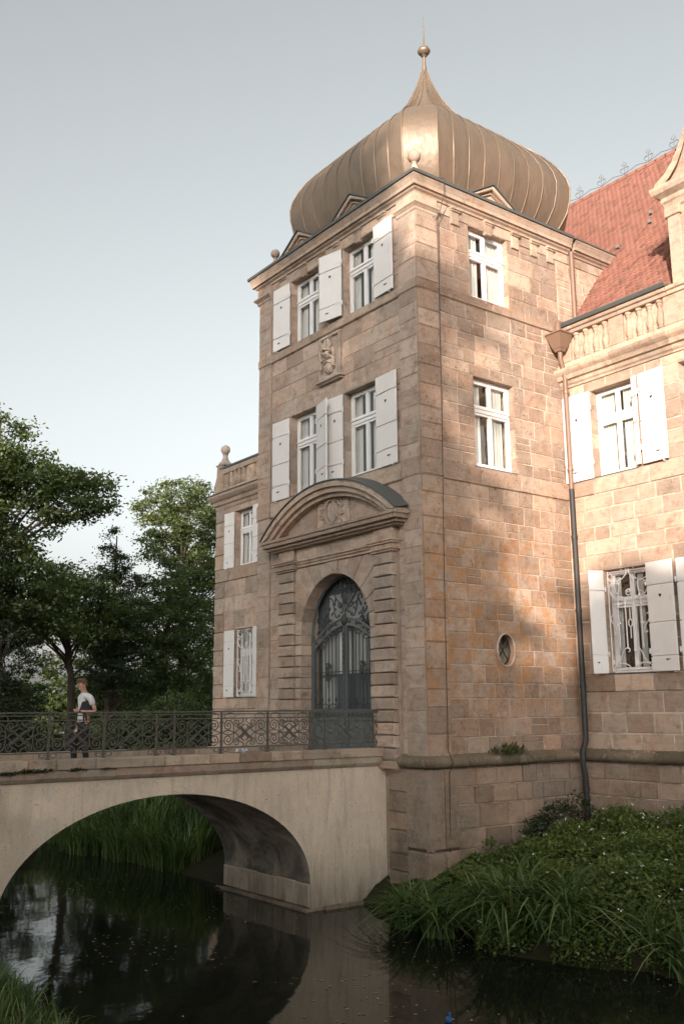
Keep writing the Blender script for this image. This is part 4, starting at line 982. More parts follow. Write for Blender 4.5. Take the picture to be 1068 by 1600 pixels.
for z in (8.9, 6.9, 5.2, 3.4, 1.6, -.75, -1.3):
    b = MB(); b.tube([(px_-.02, py_+.17 if z > 0 else py_+.09, z-.03), (px_-.02, py_+.17 if z > 0 else py_+.09, z+.03)], .082, 10); b.build('bracket', 'iron_dark' if z < 6 else 'pipe', dp)
b = MB(); b.tube([(.11, 5.40, 13.0), (.11, 5.40, 10.75), (.16, 5.2, 10.66)], .065, 10); b.tube([(px_-.05, 4.9, 10.72), (px_-.05, py_+.02, 10.74), (px_-.03, py_, 10.66), (px_-.03, py_, 10.4)], .085, 10); smooth_by_angle(b.build('feeder_pipe', 'pipe', dp))
# dormer gable
DX0, DX1 = 3.42, 6.6; dc = (DX0+DX1)/2; DN = -.06
mb = MB(WING); dh = [(dc-.75, dc+.75, 10.9, 12.3)]
holed_wall(mb, DX0, DX1, 10.6, 12.6, dh, DN, .3); mb.add([(DX0, DN, 10.6), (DX0, DN-2.2, 10.6), (DX0, DN-2.2, 12.6), (DX0, DN, 12.6)], [(0, 1, 2, 3)]); mb.add([(DX1, DN, 10.6), (DX1, DN-2.2, 10.6), (DX1, DN-2.2, 12.6), (DX1, DN, 12.6)], [(3, 2, 1, 0)])
dorm = mb.build('dormer', 'mortar_side', rw)
DB = Blocks(); DB.add(WING, ashlar(DX0, DX1, 10.62, 12.55, dh, .36, .6, 81), DN, DN+.012, 'stone_wing', dorm, .02); DB.finish(rw, 'stone_wing', name='dormer_stone')
DPIL = MB(WING); DPIL.cbox(DX0-.02, DX0+.30, DN, DN+.07, 10.62, 12.55, .012); DPIL.cbox(DX0-.07, DX0+.34, DN, DN+.12, 12.36, 12.60, .02); DPIL.build('dormer_pilaster', 'stone_wing', dorm)
window(WING, dorm, dc-.75, dc+.75, 10.9, 12.3, rec=.25, curtain=0, jambs=False)
mb = MB(); mb.mould([(DX1, D+2.2), (DX1, D-DN), (DX0, D-DN), (DX0, D+2.2)][::-1][::-1], [(0, 12.56), (.06, 12.60), (.09, 12.72), (.12, 12.76), (.12, 12.86), (.26, 12.95), (.30, 13.05), (.30, 13.12), (-.1, 13.2)])
dcor = mb.build('dormer_cornice', 'stone_wing', dorm)
gab = [(dc-s*(DX1-DX0)/2*k, z) for s in (1,) for (k, z) in ((1.18, 13.12), (1.14, 13.28), (.98, 13.42), (.84, 13.62), (.72, 13.92), (.60, 14.30), (.46, 14.72), (.30, 15.05), (.15, 15.22), (0, 15.28))]
gab += [(2*dc-u, z) for u, z in gab[::-1][1:]]
b = MB(WING); b.prism(gab, DN-.25, DN+.02); b.build('gable_scroll', 'stone_wing', dorm)
half = [(u, z) for u, z in gab]
b = MB(WING)
vs = [(u, DN+.16, z) for u, z in half]+[(u+(dc-u)*.10, DN+.16, z-.02-.10*abs(dc-u)/1.6) for u, z in half]+[(u, DN-.3, z+.01) for u, z in half]; k = len(half)
b.add(vs, [(i, i+1, k+i+1, k+i) for i in range(k-1)]+[(2*k+i, 2*k+i+1, i+1, i) for i in range(k-1)]); b.build('gable_coping', 'stone_wing', dorm)
mb = MB(); 
for s in (-1, 1): mb.add([(dc+s*(DX1-DX0)/2*1.05, D+.1, 12.9), (dc, D+.1, 14.9), (dc, D+3.6, 14.9), (dc+s*(DX1-DX0)/2*1.05, D+3.0, 12.9)], [(0, 1, 2, 3)])
mb.build('dormer_roof', 'tile', dorm)
# main roof: rows of overlapping tiles on a battened slope
EY, EZ, RY, RZ = 5.02, 10.52, 10.6, 17.85
sl = math.hypot(RY-EY, RZ-EZ); ey, ez = (RY-EY)/sl, (RZ-EZ)/sl
def roof_pt(u, d, h=0): return (u, EY+ey*d-ez*h, EZ+ez*d+ey*h)
b = MB(); b.add([roof_pt(-9, 0, -.02), roof_pt(30, 0, -.02), roof_pt(30, sl, -.02), roof_pt(-9, sl, -.02)], [(0, 1, 2, 3)]); b.add([roof_pt(-9, 0), (-9, 2*RY-EY, EZ), roof_pt(-9, sl)], [(0, 1, 2)])
b.add([roof_pt(-9, sl, -.02), roof_pt(30, sl, -.02), (30, 2*RY-EY, EZ), (-9, 2*RY-EY, EZ)], [(0, 1, 2, 3)])
roof = b.build('tiled_roof', 'tile', rw)
tv = []; tf = []; th = .17; tw = .16; r3 = random.Random(9)
rows_ = int(sl/th)
for j in range(rows_):
    d0 = j*th
    for i in range(int(13.5/tw)+1):
        u = -7.0+i*tw+(tw/2 if j % 2 else 0)
        if u > 6.4: continue
        if -W-.2 < u < -.1 and d0 < 2.6: continue
        h = .035+r3.uniform(-.006, .008); w2 = tw*.47; k = len(tv)
        for (x, dd, hh) in ((-w2, -.05, h), (0, -.06, h+.016), (w2, -.05, h), (-w2, th+.02, .006), (0, th+.02, .018), (w2, th+.02, .006), (-w2, -.05, h-.03), (0, -.06, h-.02), (w2, -.05, h-.03)): tv.append(roof_pt(u+x, d0+dd, hh))
        tf += [(k, k+1, k+4, k+3), (k+1, k+2, k+5, k+4), (k, k+6, k+7, k+1), (k+1, k+7, k+8, k+2)]
b = MB(); b.v = tv; b.f = tf; o = b.build('roof_tiles', 'tile', rw, True); o['kind'] = 'stuff'
for i in range(int(14/.36)):
    u = -7.5+i*.36; b = MB(); b.tube([(u-.20, RY, RZ+.0), (u+.20, RY, RZ+.015)], .11, 8); b.build('ridge_tile', 'tile', roof)
for i in range(13):                                         # iron cresting on the ridge
    u = -6.3+i*.92; z = RZ+.08; b = MB()
    b.tube([(u, RY, z), (u, RY, z+0.562)], .013, 5, r1=.006); b.tube([(u-.16, RY, z+0.302), (u+.16, RY, z+0.302)], .008, 5)
    for s in (-1, 1): b.tube([(u, RY, z+0.108), (u+s*.10, RY, z+0.158), (u+s*.17, RY, z+0.259), (u+s*.10, RY, z+0.331), (u+s*.05, RY, z+0.288)], .008, 5); b.tube([(u, RY, z+0.360), (u+s*.09, RY, z+0.432), (u+s*.04, RY, z+0.490)], .007, 5)
    b.tube([(u, RY, z+0.086), (u+.46, RY, z+0.187), (u+.92, RY, z+0.086)], .009, 5); b.build('ridge_cresting', 'iron', roof)
b = MB(); b.tube([(1.25, RY, RZ), (1.25, RY, RZ+2.75)], .028, 6, r1=.012); b.build('lightning_rod', 'iron_dark', roof)
for (u, d) in ((1.0, 4.6), (.2, 3.9), (2.2, 5.9), (-1.0, 3.5), (.8, 5.2)):
    b = MB(); p = roof_pt(u, d, .06); b.box(p[0]-.04, p[0]+.04, p[1]-.06, p[1]+.02, p[2], p[2]+.10); b.build('snow_hook', 'slate', roof)
# small slated cheek where tower and roof meet
b = MB(); b.add([(-.2, 7.3, 13.42), (.25, 7.3, 13.40), (.28, 8.55, 13.40), (.05, 8.1, 14.25), (-.2, 8.0, 14.3)], [(0, 1, 2, 3, 4)]); b.build('slate_cheek', 'slate', rw)
b = MB(); b.mould([(0, 8.5), (0, 7.0)], [(0, 12.9), (.08, 12.95), (.10, 13.05), (.20, 13.12), (.20, 13.2), (-.2, 13.25)]); b.build('return_cornice', 'stone_wing', rw)
b = MB(SIDE); b.box(7.3, 7.9, -.2, .10, 12.5, 12.95); b.build('kneeler', 'stone_wing', rw)

# ------------------------------------------------------------------ left wing
lw = thing('left_wing', 'low sandstone wing with balustrade and ball finial behind the bridge', 'building', (-12, 7, -1.5))
LB = Blocks(); LX0, LX1 = -17.9, -W
LWN = [(-16.42, -15.05)]
hl = [(-16.42, -15.05, 6.52, 8.72), (-16.30, -14.95, 1.60, 4.14), (-12.6, -11.3, 6.52, 8.72), (-12.6, -11.3, 1.6, 4.14)]
mb = MB(LWING); holed_wall(mb, LX0, LX1, -3, 9.3, hl, 0, .4); lwall = mb.build('wall', 'mortar_front', lw)
mb = MB(); mb.add([(LX0, LY, -3), (LX0, 14, -3), (LX0, 14, 9.3), (LX0, LY, 9.3)], [(3, 2, 1, 0)]); mb.box(LX0+.6, LX1-.1, LY+1, LY+5, -1, 9.2); mb.build('rear_walls', 'stone_front', lw)
for (z0, z1, hh, sd) in ((6.52, 8.95, hl, 91), (1.55, 6.02, hl, 92), (-2.4, 1.16, (), 93)):
    LB.add(LWING, ashlar(LX0+.75, -10.6, z0, z1, hh, .55, .8, sd), 0, .012, 'stone_front', lwall, .016)
    LB.add(LWING, ashlar(LX0, LX0+.75, z0, z1, (), .62, 1.0, sd+5), 0, .05, 'stone_front', lwall, .016)
for z0, z1 in ((6.02, 6.52), (1.16, 1.55)): LB.add(LWING, [(a, b, z0, z1) for (a, b, _, _) in ashlar(LX0, -10.6, 0, .4, (), .4, 1.3, 97)], 0, .05, 'stone_trim', lwall, .01)
LB.finish(lw, 'stone_front')
for (a, b, z0, z1) in hl[:2]:
    window(LWING, lw, a, b, z0, z1, rec=.24, curtain=.6, stone='stone_front')
grille(LWING, lw, -16.24, -15.0, 1.62, 4.10, -.06, 'iron_white', .02)
shutter(LWING, lw, -16.42, .68, 6.48, 8.70, -1, .05, (.24, .56, .80)); shutter(LWING, lw, -15.05, .66, 6.48, 8.72, 1, .06, (.24, .56, .80))
shutter(LWING, lw, -16.30, .68, 1.58, 4.10, -1, .05, (.18, .52, .84)); shutter(LWING, lw, -14.95, .66, 1.58, 4.14, 1, .06, (.18, .52, .84))
lc = [(0, 8.95), (.04, 8.95), (.06, 9.08), (.12, 9.12), (.14, 9.26), (.24, 9.32), (.30, 9.42), (.30, 9.52), (-.1, 9.60)]
mb = MB(); mb.mould([(LX1, LY), (LX0, LY), (LX0, LY+4)], lc); smooth_by_angle(mb.build('cornice', 'stone_trim', lw), 30)
mb = MB(); mb.mould([(LX1, LY), (LX0, LY), (LX0, LY+4)], [(-.1, 9.60), (.29, 9.525), (.33, 9.53), (.33, 9.56), (-.1, 9.68)]); mb.build('lead_flashing', 'lead', lw)
b = MB(LWING); b.box(LX0+.55, LX1, -.25, -.02, 9.6, 10.5); lp = b.build('parapet', 'stone_trim', lw)
b = MB(LWING); b.cbox(LX0+.4, LX1, -.3, .06, 9.62, 9.78, .015); b.build('parapet_plinth', 'stone_trim', lp)
b = MB(LWING); b.cbox(LX0+.4, LX1, -.3, .08, 10.36, 10.58, .02); b.build('parapet_coping', 'stone_trim', lp)
b = MB(LWING); b.box(LX0+.3, LX1, -.35, .11, 10.585, 10.66); b.build('lead_capping', 'lead', lp)
for (a, c_) in ((-17.35, -17.0), (-15.55, -15.05), (-13.0, -12.6)):
    b = MB(LWING); b.cbox(a, c_, -.05, .04, 9.785, 10.355, .012); b.build('parapet_pier', 'stone_trim', lp)
for u in [-16.78, -16.47, -16.16, -15.85, -14.8, -14.5, -14.2, -13.9, -13.6, -13.3]:
    b = MB(); b.lathe([(.07, 0), (.095, .03), (.06, .06), (.10, .18), (.085, .27), (.055, .38), (.075, .47), (.085, .50), (.085, .57)], (u, LY+.0, 9.785), 12); smooth_by_angle(b.build('baluster', 'stone_trim', lp), 35)
# corner pedestal with scroll and ball
b = MB(LWING); b.prism([(-17.85, 9.6), (-17.35, 9.6), (-17.35, 10.75), (-17.80, 10.75), (-17.84, 10.3), (-17.95, 10.1), (-18.05, 9.95), (-18.05, 9.78), (-17.95, 9.68)], -.35, .10, .02); ped = b.build('corner_pedestal', 'stone_trim', lw)
b = MB(); b.box(-17.85, -17.25, LY-.12, LY+.38, 10.752, 10.82); b.lathe([(.28, 0), (.26, .05), (.19, .12), (.13, .22), (.10, .34), (.10, .42), (.13, .44), (.10, .46)], (-17.52, LY+.12, 10.82), 14); b.build('finial_neck', 'stone_relief', ped)
b = MB(); b.ball((-17.52, LY+.12, 11.45), .195, n=16, m=10); smooth_by_angle(b.build('ball', 'stone_relief', ped))

# ------------------------------------------------------------------ bridge
BX0, BX1 = -4.9, -1.3                                      # far and near faces
br = thing('stone_bridge', 'cement-rendered arched stone bridge leading to the tower portal over the moat', 'bridge', (-3.1, -5.2, WZ))
AY, AA, AB, ASZ = -5.16, 3.14, 1.90, -2.32
BXN = BX1-.09                                              # wall face behind the string
def arch_z(y): 
    t = (y-AY)/AA; return ASZ+AB*math.sqrt(max(0, 1-t*t))
arcy = [AY+AA*math.cos(a) for a in np.linspace(0, PI, 41)]
# spandrel walls and soffit as one shell per side
YL = -16.0
def spandrel(x, flip):
    b = MB(); zt = -.06; vs = []; fs = []
    pts = [(y, arch_z(y)) for y in arcy]
    # vertical strips
    cols = [(-.02, -3.6)]+[(AY+AA, -3.6)]
    b.add([(x, -.02, -3.6), (x, AY+AA, -3.6), (x, AY+AA, zt), (x, -.02, zt)], [(0, 1, 2, 3)])
    for (y0, z0), (y1, z1) in zip(pts, pts[1:]): b.add([(x, y0, z0), (x, y1, z1), (x, y1, zt), (x, y0, zt)], [(0, 1, 2, 3)])
    b.add([(x, AY-AA, -3.6), (x, YL, -3.6), (x, YL, zt), (x, AY-AA, zt)], [(0, 1, 2, 3)])
    return b
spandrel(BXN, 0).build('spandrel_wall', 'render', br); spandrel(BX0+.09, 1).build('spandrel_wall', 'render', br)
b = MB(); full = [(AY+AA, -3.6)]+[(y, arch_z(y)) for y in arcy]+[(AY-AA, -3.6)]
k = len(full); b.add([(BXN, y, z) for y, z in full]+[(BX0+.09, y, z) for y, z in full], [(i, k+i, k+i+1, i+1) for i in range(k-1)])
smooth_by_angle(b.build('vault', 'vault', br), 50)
# footing ledges in the tunnel, in stones
for s, yb in ((1, AY+AA), (-1, AY-AA)):
    xs = [BX0+.1, -4.1, -3.4, -2.6, -1.9, BXN-.012]
    for i, (a, c_) in enumerate(zip(xs, xs[1:])):
        b = MB(lambda u, n, z: (u, yb-s*n, z), False); b.cbox(a+.004, c_-.004, -.2, .045, -2.78, -2.34+.015*(i % 2), .02); b.build('footing_stone', 'render', br)
    b = MB(); b.box(BX0-.05, BXN+.03, yb-s*.14, yb+s*.3, -3.4, WZ+.05); b.build('footing', 'stone_base', br)
b = MB(); b.box(BXN-.1, BXN+.10, AY+AA+.32, -.75, -3.4, WZ+.07); b.build('pier_footing', 'stone_base', br)
# shallow pilaster of the outer pier at the left end
b = MB(); b.box(BXN-.1, BXN+.07, YL, AY-AA-.06, -3.4, -.20); b.build('outer_pier', 'render', br)
# deck
b = MB(); b.box(BX0+.3, BX1-.3, YL, .02, -.35, .0); b.build('deck', 'paving', br)
# string course and coping stones both sides
for side, x in ((1, BX1), (-1, BX0)):
    js = [-.03, -1.325, -2.303, -3.045, -3.77, -4.421, -5.364, -6.71, -7.43, -7.92, -9.0, -10.2, -11.4, -12.8, -14.4, YL]
    for i, (a, c_) in enumerate(zip(js, js[1:])):
        b = MB(lambda u, n, z: (x+side*n, u, z), side > 0); b.cbox(c_+.005, a-.005, -.42, .035+rnd.uniform(-.004, .004), .105, .285+rnd.uniform(-.004, .004), .014); b.build('coping_stone', 'stone_coping', br)
    js2 = [-.03, -2.0, -4.2, -6.3, -8.2, -10.3, -12.5, YL]
    for a, c_ in zip(js2, js2[1:]):
        b = MB(lambda u, n, z: (x+side*n, u, z), side > 0)
        prof = [(-.38, .10), (0.0, .10), (.0, -.02), (-.025, -.055), (-.05, -.085), (-.10, -.10), (-.38, -.10)]
        kk = len(prof); vs = [(c_+.003, n, z) for n, z in prof]+[(a-.003, n, z) for n, z in prof]
        b.add(vs, [(i, (i+1) % kk, kk+(i+1) % kk, kk+i) for i in range(kk)]+[tuple(range(kk)), tuple(range(2*kk-1, kk-1, -1))]); b.build('string_course', 'stone_coping', br)
# tufts of moss on the string course
def tuft_mesh(pts, n, size, seed, up=.6):
    r = random.Random(seed); b = MB()
    for (x, y, z, s) in pts:
        for _ in range(n):
            a = r.uniform(0, 2*PI); e = r.uniform(.2, 1.2); d = Vector((math.cos(a)*math.cos(e), math.sin(a)*math.cos(e), math.sin(e)*up)); l = size*s*r.uniform(.5, 1.2)
            p = Vector((x+r.gauss(0, .35*size*s), y+r.gauss(0, .8*size*s), z+r.uniform(-.02, .02))); w = d.cross(Vector((r.gauss(0, 1), r.gauss(0, 1), r.gauss(0, 1)))).normalized()*l*.22
            q = p+d*l*.55
            b.add([tuple(p), tuple(q+w), tuple(p+d*l), tuple(q-w)], [(0, 1, 2, 3)])
    return b
o = tuft_mesh([(BX1+.02, -7.75+rnd.uniform(-.25, .25), .10, 1) for _ in range(10)]+[(BX1+.02, -7.1+rnd.uniform(-.1, .1), .10, .8) for _ in range(4)]+[(BX1+.02, -6.5+rnd.uniform(-.2, .2), .10, .5) for _ in range(4)]+[(BX1+.02, -8.3+rnd.uniform(-.2, .2), .08, .8) for _ in range(5)], 30, .09, 4).build('moss_tufts', 'leaf_dark', None)
o['kind'] = 'stuff'; o['label'] = 'dark moss growing under the bridge coping'; o['category'] = 'moss'
o = tuft_mesh([(.15, 2.2+abs(rnd.gauss(0, .4))*rnd.choice((-.5, 1)), .12+rnd.uniform(0, .12), rnd.uniform(.4, 1.2)) for _ in range(13)], 12, .17, 5, 1.3).build('ledge_weeds', 'moss', None)
tag(o, 'small green weeds sprouting on the mossy ledge under the oval window', 'plant')
o = tuft_mesh([(-4.62, -3.5+rnd.uniform(-1.0, .8), .27, rnd.uniform(.6, 1.2)) for _ in range(14)], 20, .14, 6).build('kerb_weeds', 'moss', None)
tag(o, 'thin weeds on the far kerb of the bridge', 'plant')

# ------------------------------------------------------------------ railing
rail = thing('iron_railing', 'wrought iron scrollwork railing along the near side of the bridge', 'railing', (-1.47, -4.5, .285))
RXP = -1.47
RM = lambda u, n, z: (RXP+n, u, z)
def rb(): return MB(RM)
for (z, w_, h_) in ((1.085, .030, .014), (1.035, .010, .010), (.955, .014, .010), (.40, .014, .012)):
    b = rb(); b.box(-13.0, -.16, -w_, w_, z-h_, z+h_); b.build('rail_bar', 'iron', rail)
near_posts = [-12.1, -11.0, -9.95, -8.55, -7.52, -6.50, -5.47, -5.10, -4.085, -3.02, -1.975, -1.60]
for u in near_posts+[-.30]:
    b = rb(); b.box(u-.018, u+.018, -.018, .018, .285, 1.07); b.box(u-.03, u+.03, -.03, .03, .50, .53); b.box(u-.03, u+.03, -.03, .03, .86, .89); b.box(u-.035, u+.035, -.035, .035, .285, .31); b.build('post', 'iron', rail)
def rline(q, r=.011, n=0.0):
    b = rb(); b.tube([(u, n, z) for u, z in q], r, 5); return b
def panel(u0, u1, narrow=False):
    c = (u0+u1)/2; w = u1-u0; b = rb(); z0, z1 = .41, .945; zm = (z0+z1)/2
    T = lambda q, r=.011, n=0.0: b.tube([(u, n, z) for u, z in q], r, 5)
    if narrow:
        for s in (-1, 1):
            T(fit(scroll('S', 1.2, 30), (c-s*w*.40, z1-.02), (c+s*w*.40, zm+.0), s > 0)); T(fit(scroll('S', 1.2, 30), (c-s*w*.40, z0+.02), (c+s*w*.40, zm), s < 0))
            T(fit(scroll('C', 1.1, 24), (c+s*w*.06, z0+.03), (c+s*w*.42, z0+.10), s > 0)); T(fit(scroll('C', 1.1, 24), (c+s*w*.06, z1-.03), (c+s*w*.42, z1-.10), s < 0))
        T([(c, z0), (c, z0+.2)])
    else:
        for s in (-1, 1):
            e = u0 if s < 0 else u1; i_ = -s
            # big spirals beside the posts, top and bottom, running out into the lattice
            for t in (-1, 1):
                cz = zm+t*.135; cx = e+i_*.135
                sp = spiral2((cx, cz), .115, 1.75, (0 if i_ > 0 else PI), t*i_, 30)
                sp = sp[::-1]
                tail = [(cx+i_*.13, zm+t*.02), (cx+i_*.24, zm-t*.07), (cx+i_*.36, zm-t*.16)]
                T(sp+tail)
                # inner smaller spirals
                cx2 = e+i_*.335; cz2 = zm+t*.185
                T(spiral2((cx2, cz2), .075, 1.5, -t*PI/2, -t*i_, 24)[::-1]+[(cx2+i_*.09, cz2-t*.12), (cx2+i_*.20, cz2-t*.24), (cx2+i_*.27, cz2-t*.30)])
                # flame tendril near the centre
                T(fit(scroll('S', 1.1, 26), (c+s*.03, z1-.02) if t > 0 else (c+s*.03, z0+.02), (c+s*.17, zm+t*.10), (s*t) > 0), .010)
            # lens at mid height and ties
            T([(e, zm+.0), (e+i_*.08, zm+.035), (e+i_*.17, zm+.045), (e+i_*.27, zm)], .010); T([(e, zm), (e+i_*.08, zm-.035), (e+i_*.17, zm-.045), (e+i_*.27, zm)], .010)
            T([(c-s*.19, zm-.17), (c+s*.19, zm+.17)], .009, .010)
        for s in (-1, 1): T([(c+s*.10, zm-.06), (c, zm+.04), (c-s*.0, zm+.04)], .009)
    # frieze of little C scrolls between the upper bars, and feet below
    m = 1 if narrow else 3
    for i in range(m):
        uu = u0+w*(i+.5)/m; hw = min(.12, w*.4)
        if narrow or i != 1: T(fit(scroll('C', .9, 22), (uu-hw, .998), (uu+hw, .998), True), .008)
    for s in (-1, 1): T(fit(scroll('C', 1.0, 20), (c+s*w*.42-.06, .345), (c+s*w*.42+.06, .345), False), .009)
    b.build('scroll_panel', 'iron', rail)
for a, c_ in zip(near_posts, near_posts[1:]): panel(a+.02, c_-.02, c_-a < .6)
panel(-1.58, -.62); panel(-.60, -.30, True)
b = rb(); b.tube([(u, 0, z) for u, z in [(-.30, 1.08), (-.22, 1.06), (-.17, .98), (-.19, .88), (-.25, .84), (-.21, .78), (-.17, .68), (-.22, .58), (-.28, .50), (-.22, .44), (-.2, .38), (-.24, .32)]], .014, 6); b.build('end_bracket', 'iron', rail)

# ------------------------------------------------------------------ litter
b = MB(); r = random.Random(3)
for k in range(7):
    c_ = Vector((BX1-.10+r.uniform(-.05, .05), -3.62+r.uniform(-.12, .12), .32+r.uniform(-.01, .03)))
    pts = [c_+Vector((r.uniform(-.06, .06), r.uniform(-.07, .07), r.uniform(-.035, .05))) for _ in range(6)]
    b.add([tuple(p) for p in pts], [(0, 1, 2), (2, 3, 4), (0, 2, 4), (1, 3, 5), (0, 4, 5)])
lt = NT('plastic_wrap'); Pq = lt.pos(); M['wrap'] = lt.bsdf(Base_Color=lt.mix(lt.rng(lt.noise(Pq, 14, 2), .48, .54), (.72, .74, .78), (.12, .25, .5)), Roughness=.3)
tag(b.build('litter', 'wrap'), 'crumpled blue and white plastic wrapper on the bridge coping', 'litter')
b = MB(); b.ball((5.38, -4.58, WZ+.02), .05, .045, .045, 10, 6); b.lathe([(.02, 0), (.018, .06), (.0, .065)], (5.40, -4.58, WZ+.05), 8)
lt = NT('blue_plastic'); M['blue'] = lt.bsdf(Base_Color=(.03, .12, .30), Roughness=.4); tag(b.build('floating_ball', 'blue'), 'small blue plastic float on the dark water', 'litter')

# ------------------------------------------------------------------ vegetation
def np_mesh(name, V, F, mat, parent=None, smooth=False):
    """V (n,3), F (m,4) arrays"""
    me = bpy.data.meshes.new(name); n, m = len(V), len(F); k = F.shape[1]
    me.vertices.add(n); me.vertices.foreach_set('co', V.astype(np.float32).ravel())
    me.loops.add(m*k); me.loops.foreach_set('vertex_index', F.astype(np.int32).ravel())
    me.polygons.add(m); me.polygons.foreach_set('loop_start', np.arange(0, m*k, k, dtype=np.int32)); me.polygons.foreach_set('loop_total', np.full(m, k, dtype=np.int32))
    if smooth: me.polygons.foreach_set('use_smooth', np.ones(m, dtype=bool))
    me.update(calc_edges=True); me.validate(); me.materials.append(M[mat])
    o = bpy.data.objects.new(name, me); COL.objects.link(o); return par(o, parent)
def leaves(rg, P, size, up=.35, aspect=.5, fold=.0):
    """rhombic leaves at points P with random attitude, normals biased upward by up"""
    n = len(P); d = rg.normal(size=(n, 3)); d[:, 2] *= .6; d /= np.linalg.norm(d, axis=1, keepdims=True)
    nn = rg.normal(size=(n, 3)); nn[:, 2] += up*3; w = np.cross(d, nn); w /= np.linalg.norm(w, axis=1, keepdims=True)+1e-9
    L = size*rg.uniform(.6, 1.25, (n, 1)); Wd = L*aspect*.5
    V = np.stack([P-d*L*.5, P+w*Wd-d*L*.05, P+d*L*.5, P-w*Wd-d*L*.05], 1).reshape(-1, 3)
    return V, np.arange(4*n).reshape(n, 4)
def crown_points(rg, ells, per, clump_r, n_leaf, hollow=.45):
    """leaf clumps through the outer volume of a set of ellipsoids"""
    C_ = []
    for (x, y, z, r, rz) in ells:
        n = max(4, int(per*r*r*rz**.8))
        d = rg.normal(size=(n, 3)); d /= np.linalg.norm(d, axis=1, keepdims=True)
        rad = hollow+(1.03-hollow)*rg.random((n, 1))**.6
        C_.append(np.array([x, y, z])+d*rad*np.array([r, r, rz])*(1+.16*rg.normal(size=(n, 1))))
    C_ = np.concatenate(C_); k = rg.integers(int(n_leaf*.5), int(n_leaf*1.5), len(C_)); idx = np.repeat(np.arange(len(C_)), k)
    cr = clump_r*rg.uniform(.6, 1.35, len(C_)); g_ = rg.normal(size=(len(idx), 3)); g_[:, 2] *= .5
    P = C_[idx]+g_*cr[idx][:, None]*.6
    return C_, P
def tree(name, label, cat, base, ells, seed, leaf='leaf_oak', size=.2, per=7.0, clump=.55, n_leaf=75, trunk=.28, limbs=34, group=None, hollow=.45, top=None):
    rg = np.random.default_rng(seed); r = random.Random(seed)
    t = thing(name, label, cat, base, group)
    C_, P = crown_points(rg, ells, per, clump, n_leaf, hollow)
    V, F = leaves(rg, P, size)
    np_mesh('crown', V, F, leaf, t)
    zt = max(e[2] for e in ells) if top is None else top; cx = sum(e[0] for e in ells)/len(ells); cy = sum(e[1] for e in ells)/len(ells)
    b = MB(); B = Vector(base); T_ = Vector((cx, cy, zt))
    ax = [B.lerp(T_, q)+Vector((r.uniform(-.15, .15), r.uniform(-.15, .15), 0))*(1 if 0 < q < 1 else 0) for q in (0, .2, .4, .6, .8, 1)]
    ax[0] = B-Vector((0, 0, .3)); b.tube([tuple(p) for p in ax], trunk, 9, r1=trunk*.18); smooth_by_angle(b.build('trunk', 'bark', t))
    pick = rg.choice(len(C_), min(limbs, len(C_)), replace=False)
    b = MB()
    for i in pick:
        c_ = Vector(C_[i]); q = max(.15, min(.92, (c_.z-B.z-1.0)/(zt-B.z+.01)*.8)); s = B.lerp(T_, q); mid = s.lerp(c_, .5)+Vector((r.uniform(-.2, .2), r.uniform(-.2, .2), r.uniform(-.1, .35)))
        b.tube([tuple(s), tuple(mid), tuple(c_)], trunk*.26, 5, r1=.015)
    b.build('limbs', 'bark', t); return t
GZ = -.35
tree('broadleaf_tree', 'tallest broadleaf tree on the left, its branches reaching right over the path', 'tree', (-23.4, -2.4, GZ),
     [(-23.3, -2.9, 11.2, 2.0, 2.1), (-22.6, -1.2, 10.4, 1.7, 1.7), (-22.1, .2, 9.7, 1.7, 1.15), (-21.8, 1.2, 10.0, 1.15, .8), (-22.9, -1.9, 8.3, 1.35, 1.4), (-23.4, -3.6, 8.3, 1.7, 1.8), (-22.8, -1.6, 6.2, 1.7, 1.3), (-23.3, -3.4, 6.0, 2.1, 2.2), (-24, -5.5, 10, 2.8, 3), (-24.2, -5.6, 6, 2.6, 2.6), (-22.3, .2, 6.0, 1.1, .9), (-22.9, -1.4, 4.4, 1.6, .9), (-22.6, .3, 4.7, 1.3, .8)], 1, 'leaf_oak', .20, 14, .5, 100, .34, 60)
tree('dark_evergreen', 'dark ivy-green evergreen at the left edge of the picture', 'tree', (-21.9, -1.9, GZ),
     [(-21.9, -2.3, 7.0, .9, 1.5), (-21.9, -2.1, 5.2, 1.2, 1.7), (-21.9, -1.9, 3.2, 1.4, 1.8), (-21.9, -1.8, 1.2, 1.5, 1.5), (-22, -3.6, 3.6, 1.5, 3.4)], 2, 'leaf_dark', .11, 30, .30, 110, .16, 20, hollow=.25)
for k, (x, y, zt, lab) in enumerate(((-40.6, 1.6, 3.2, 'low dark tree on the horizon behind the left end of the railing'), (-39.6, 5.6, 2.9, 'low dark tree on the horizon behind the walking man'), (-38.2, 10.0, 3.3, 'low dark tree on the horizon right of the walking man'), (-36.6, 14.6, 3.6, 'low dark tree on the horizon next to the low wing'))):
    tree('horizon_tree', lab, 'tree', (x, y, GZ), [(x, y, zt-1.2, 2.6, 1.3), (x+.4, y+1.8, zt-1.5, 2.2, 1.2), (x-.3, y-1.7, zt-1.6, 2.2, 1.1), (x, y, .5, 3.0, 1.2)], 100+k, 'leaf_bush', .22, 8.0, .5, 85, .16, 20, 'trees on the horizon', hollow=.1)
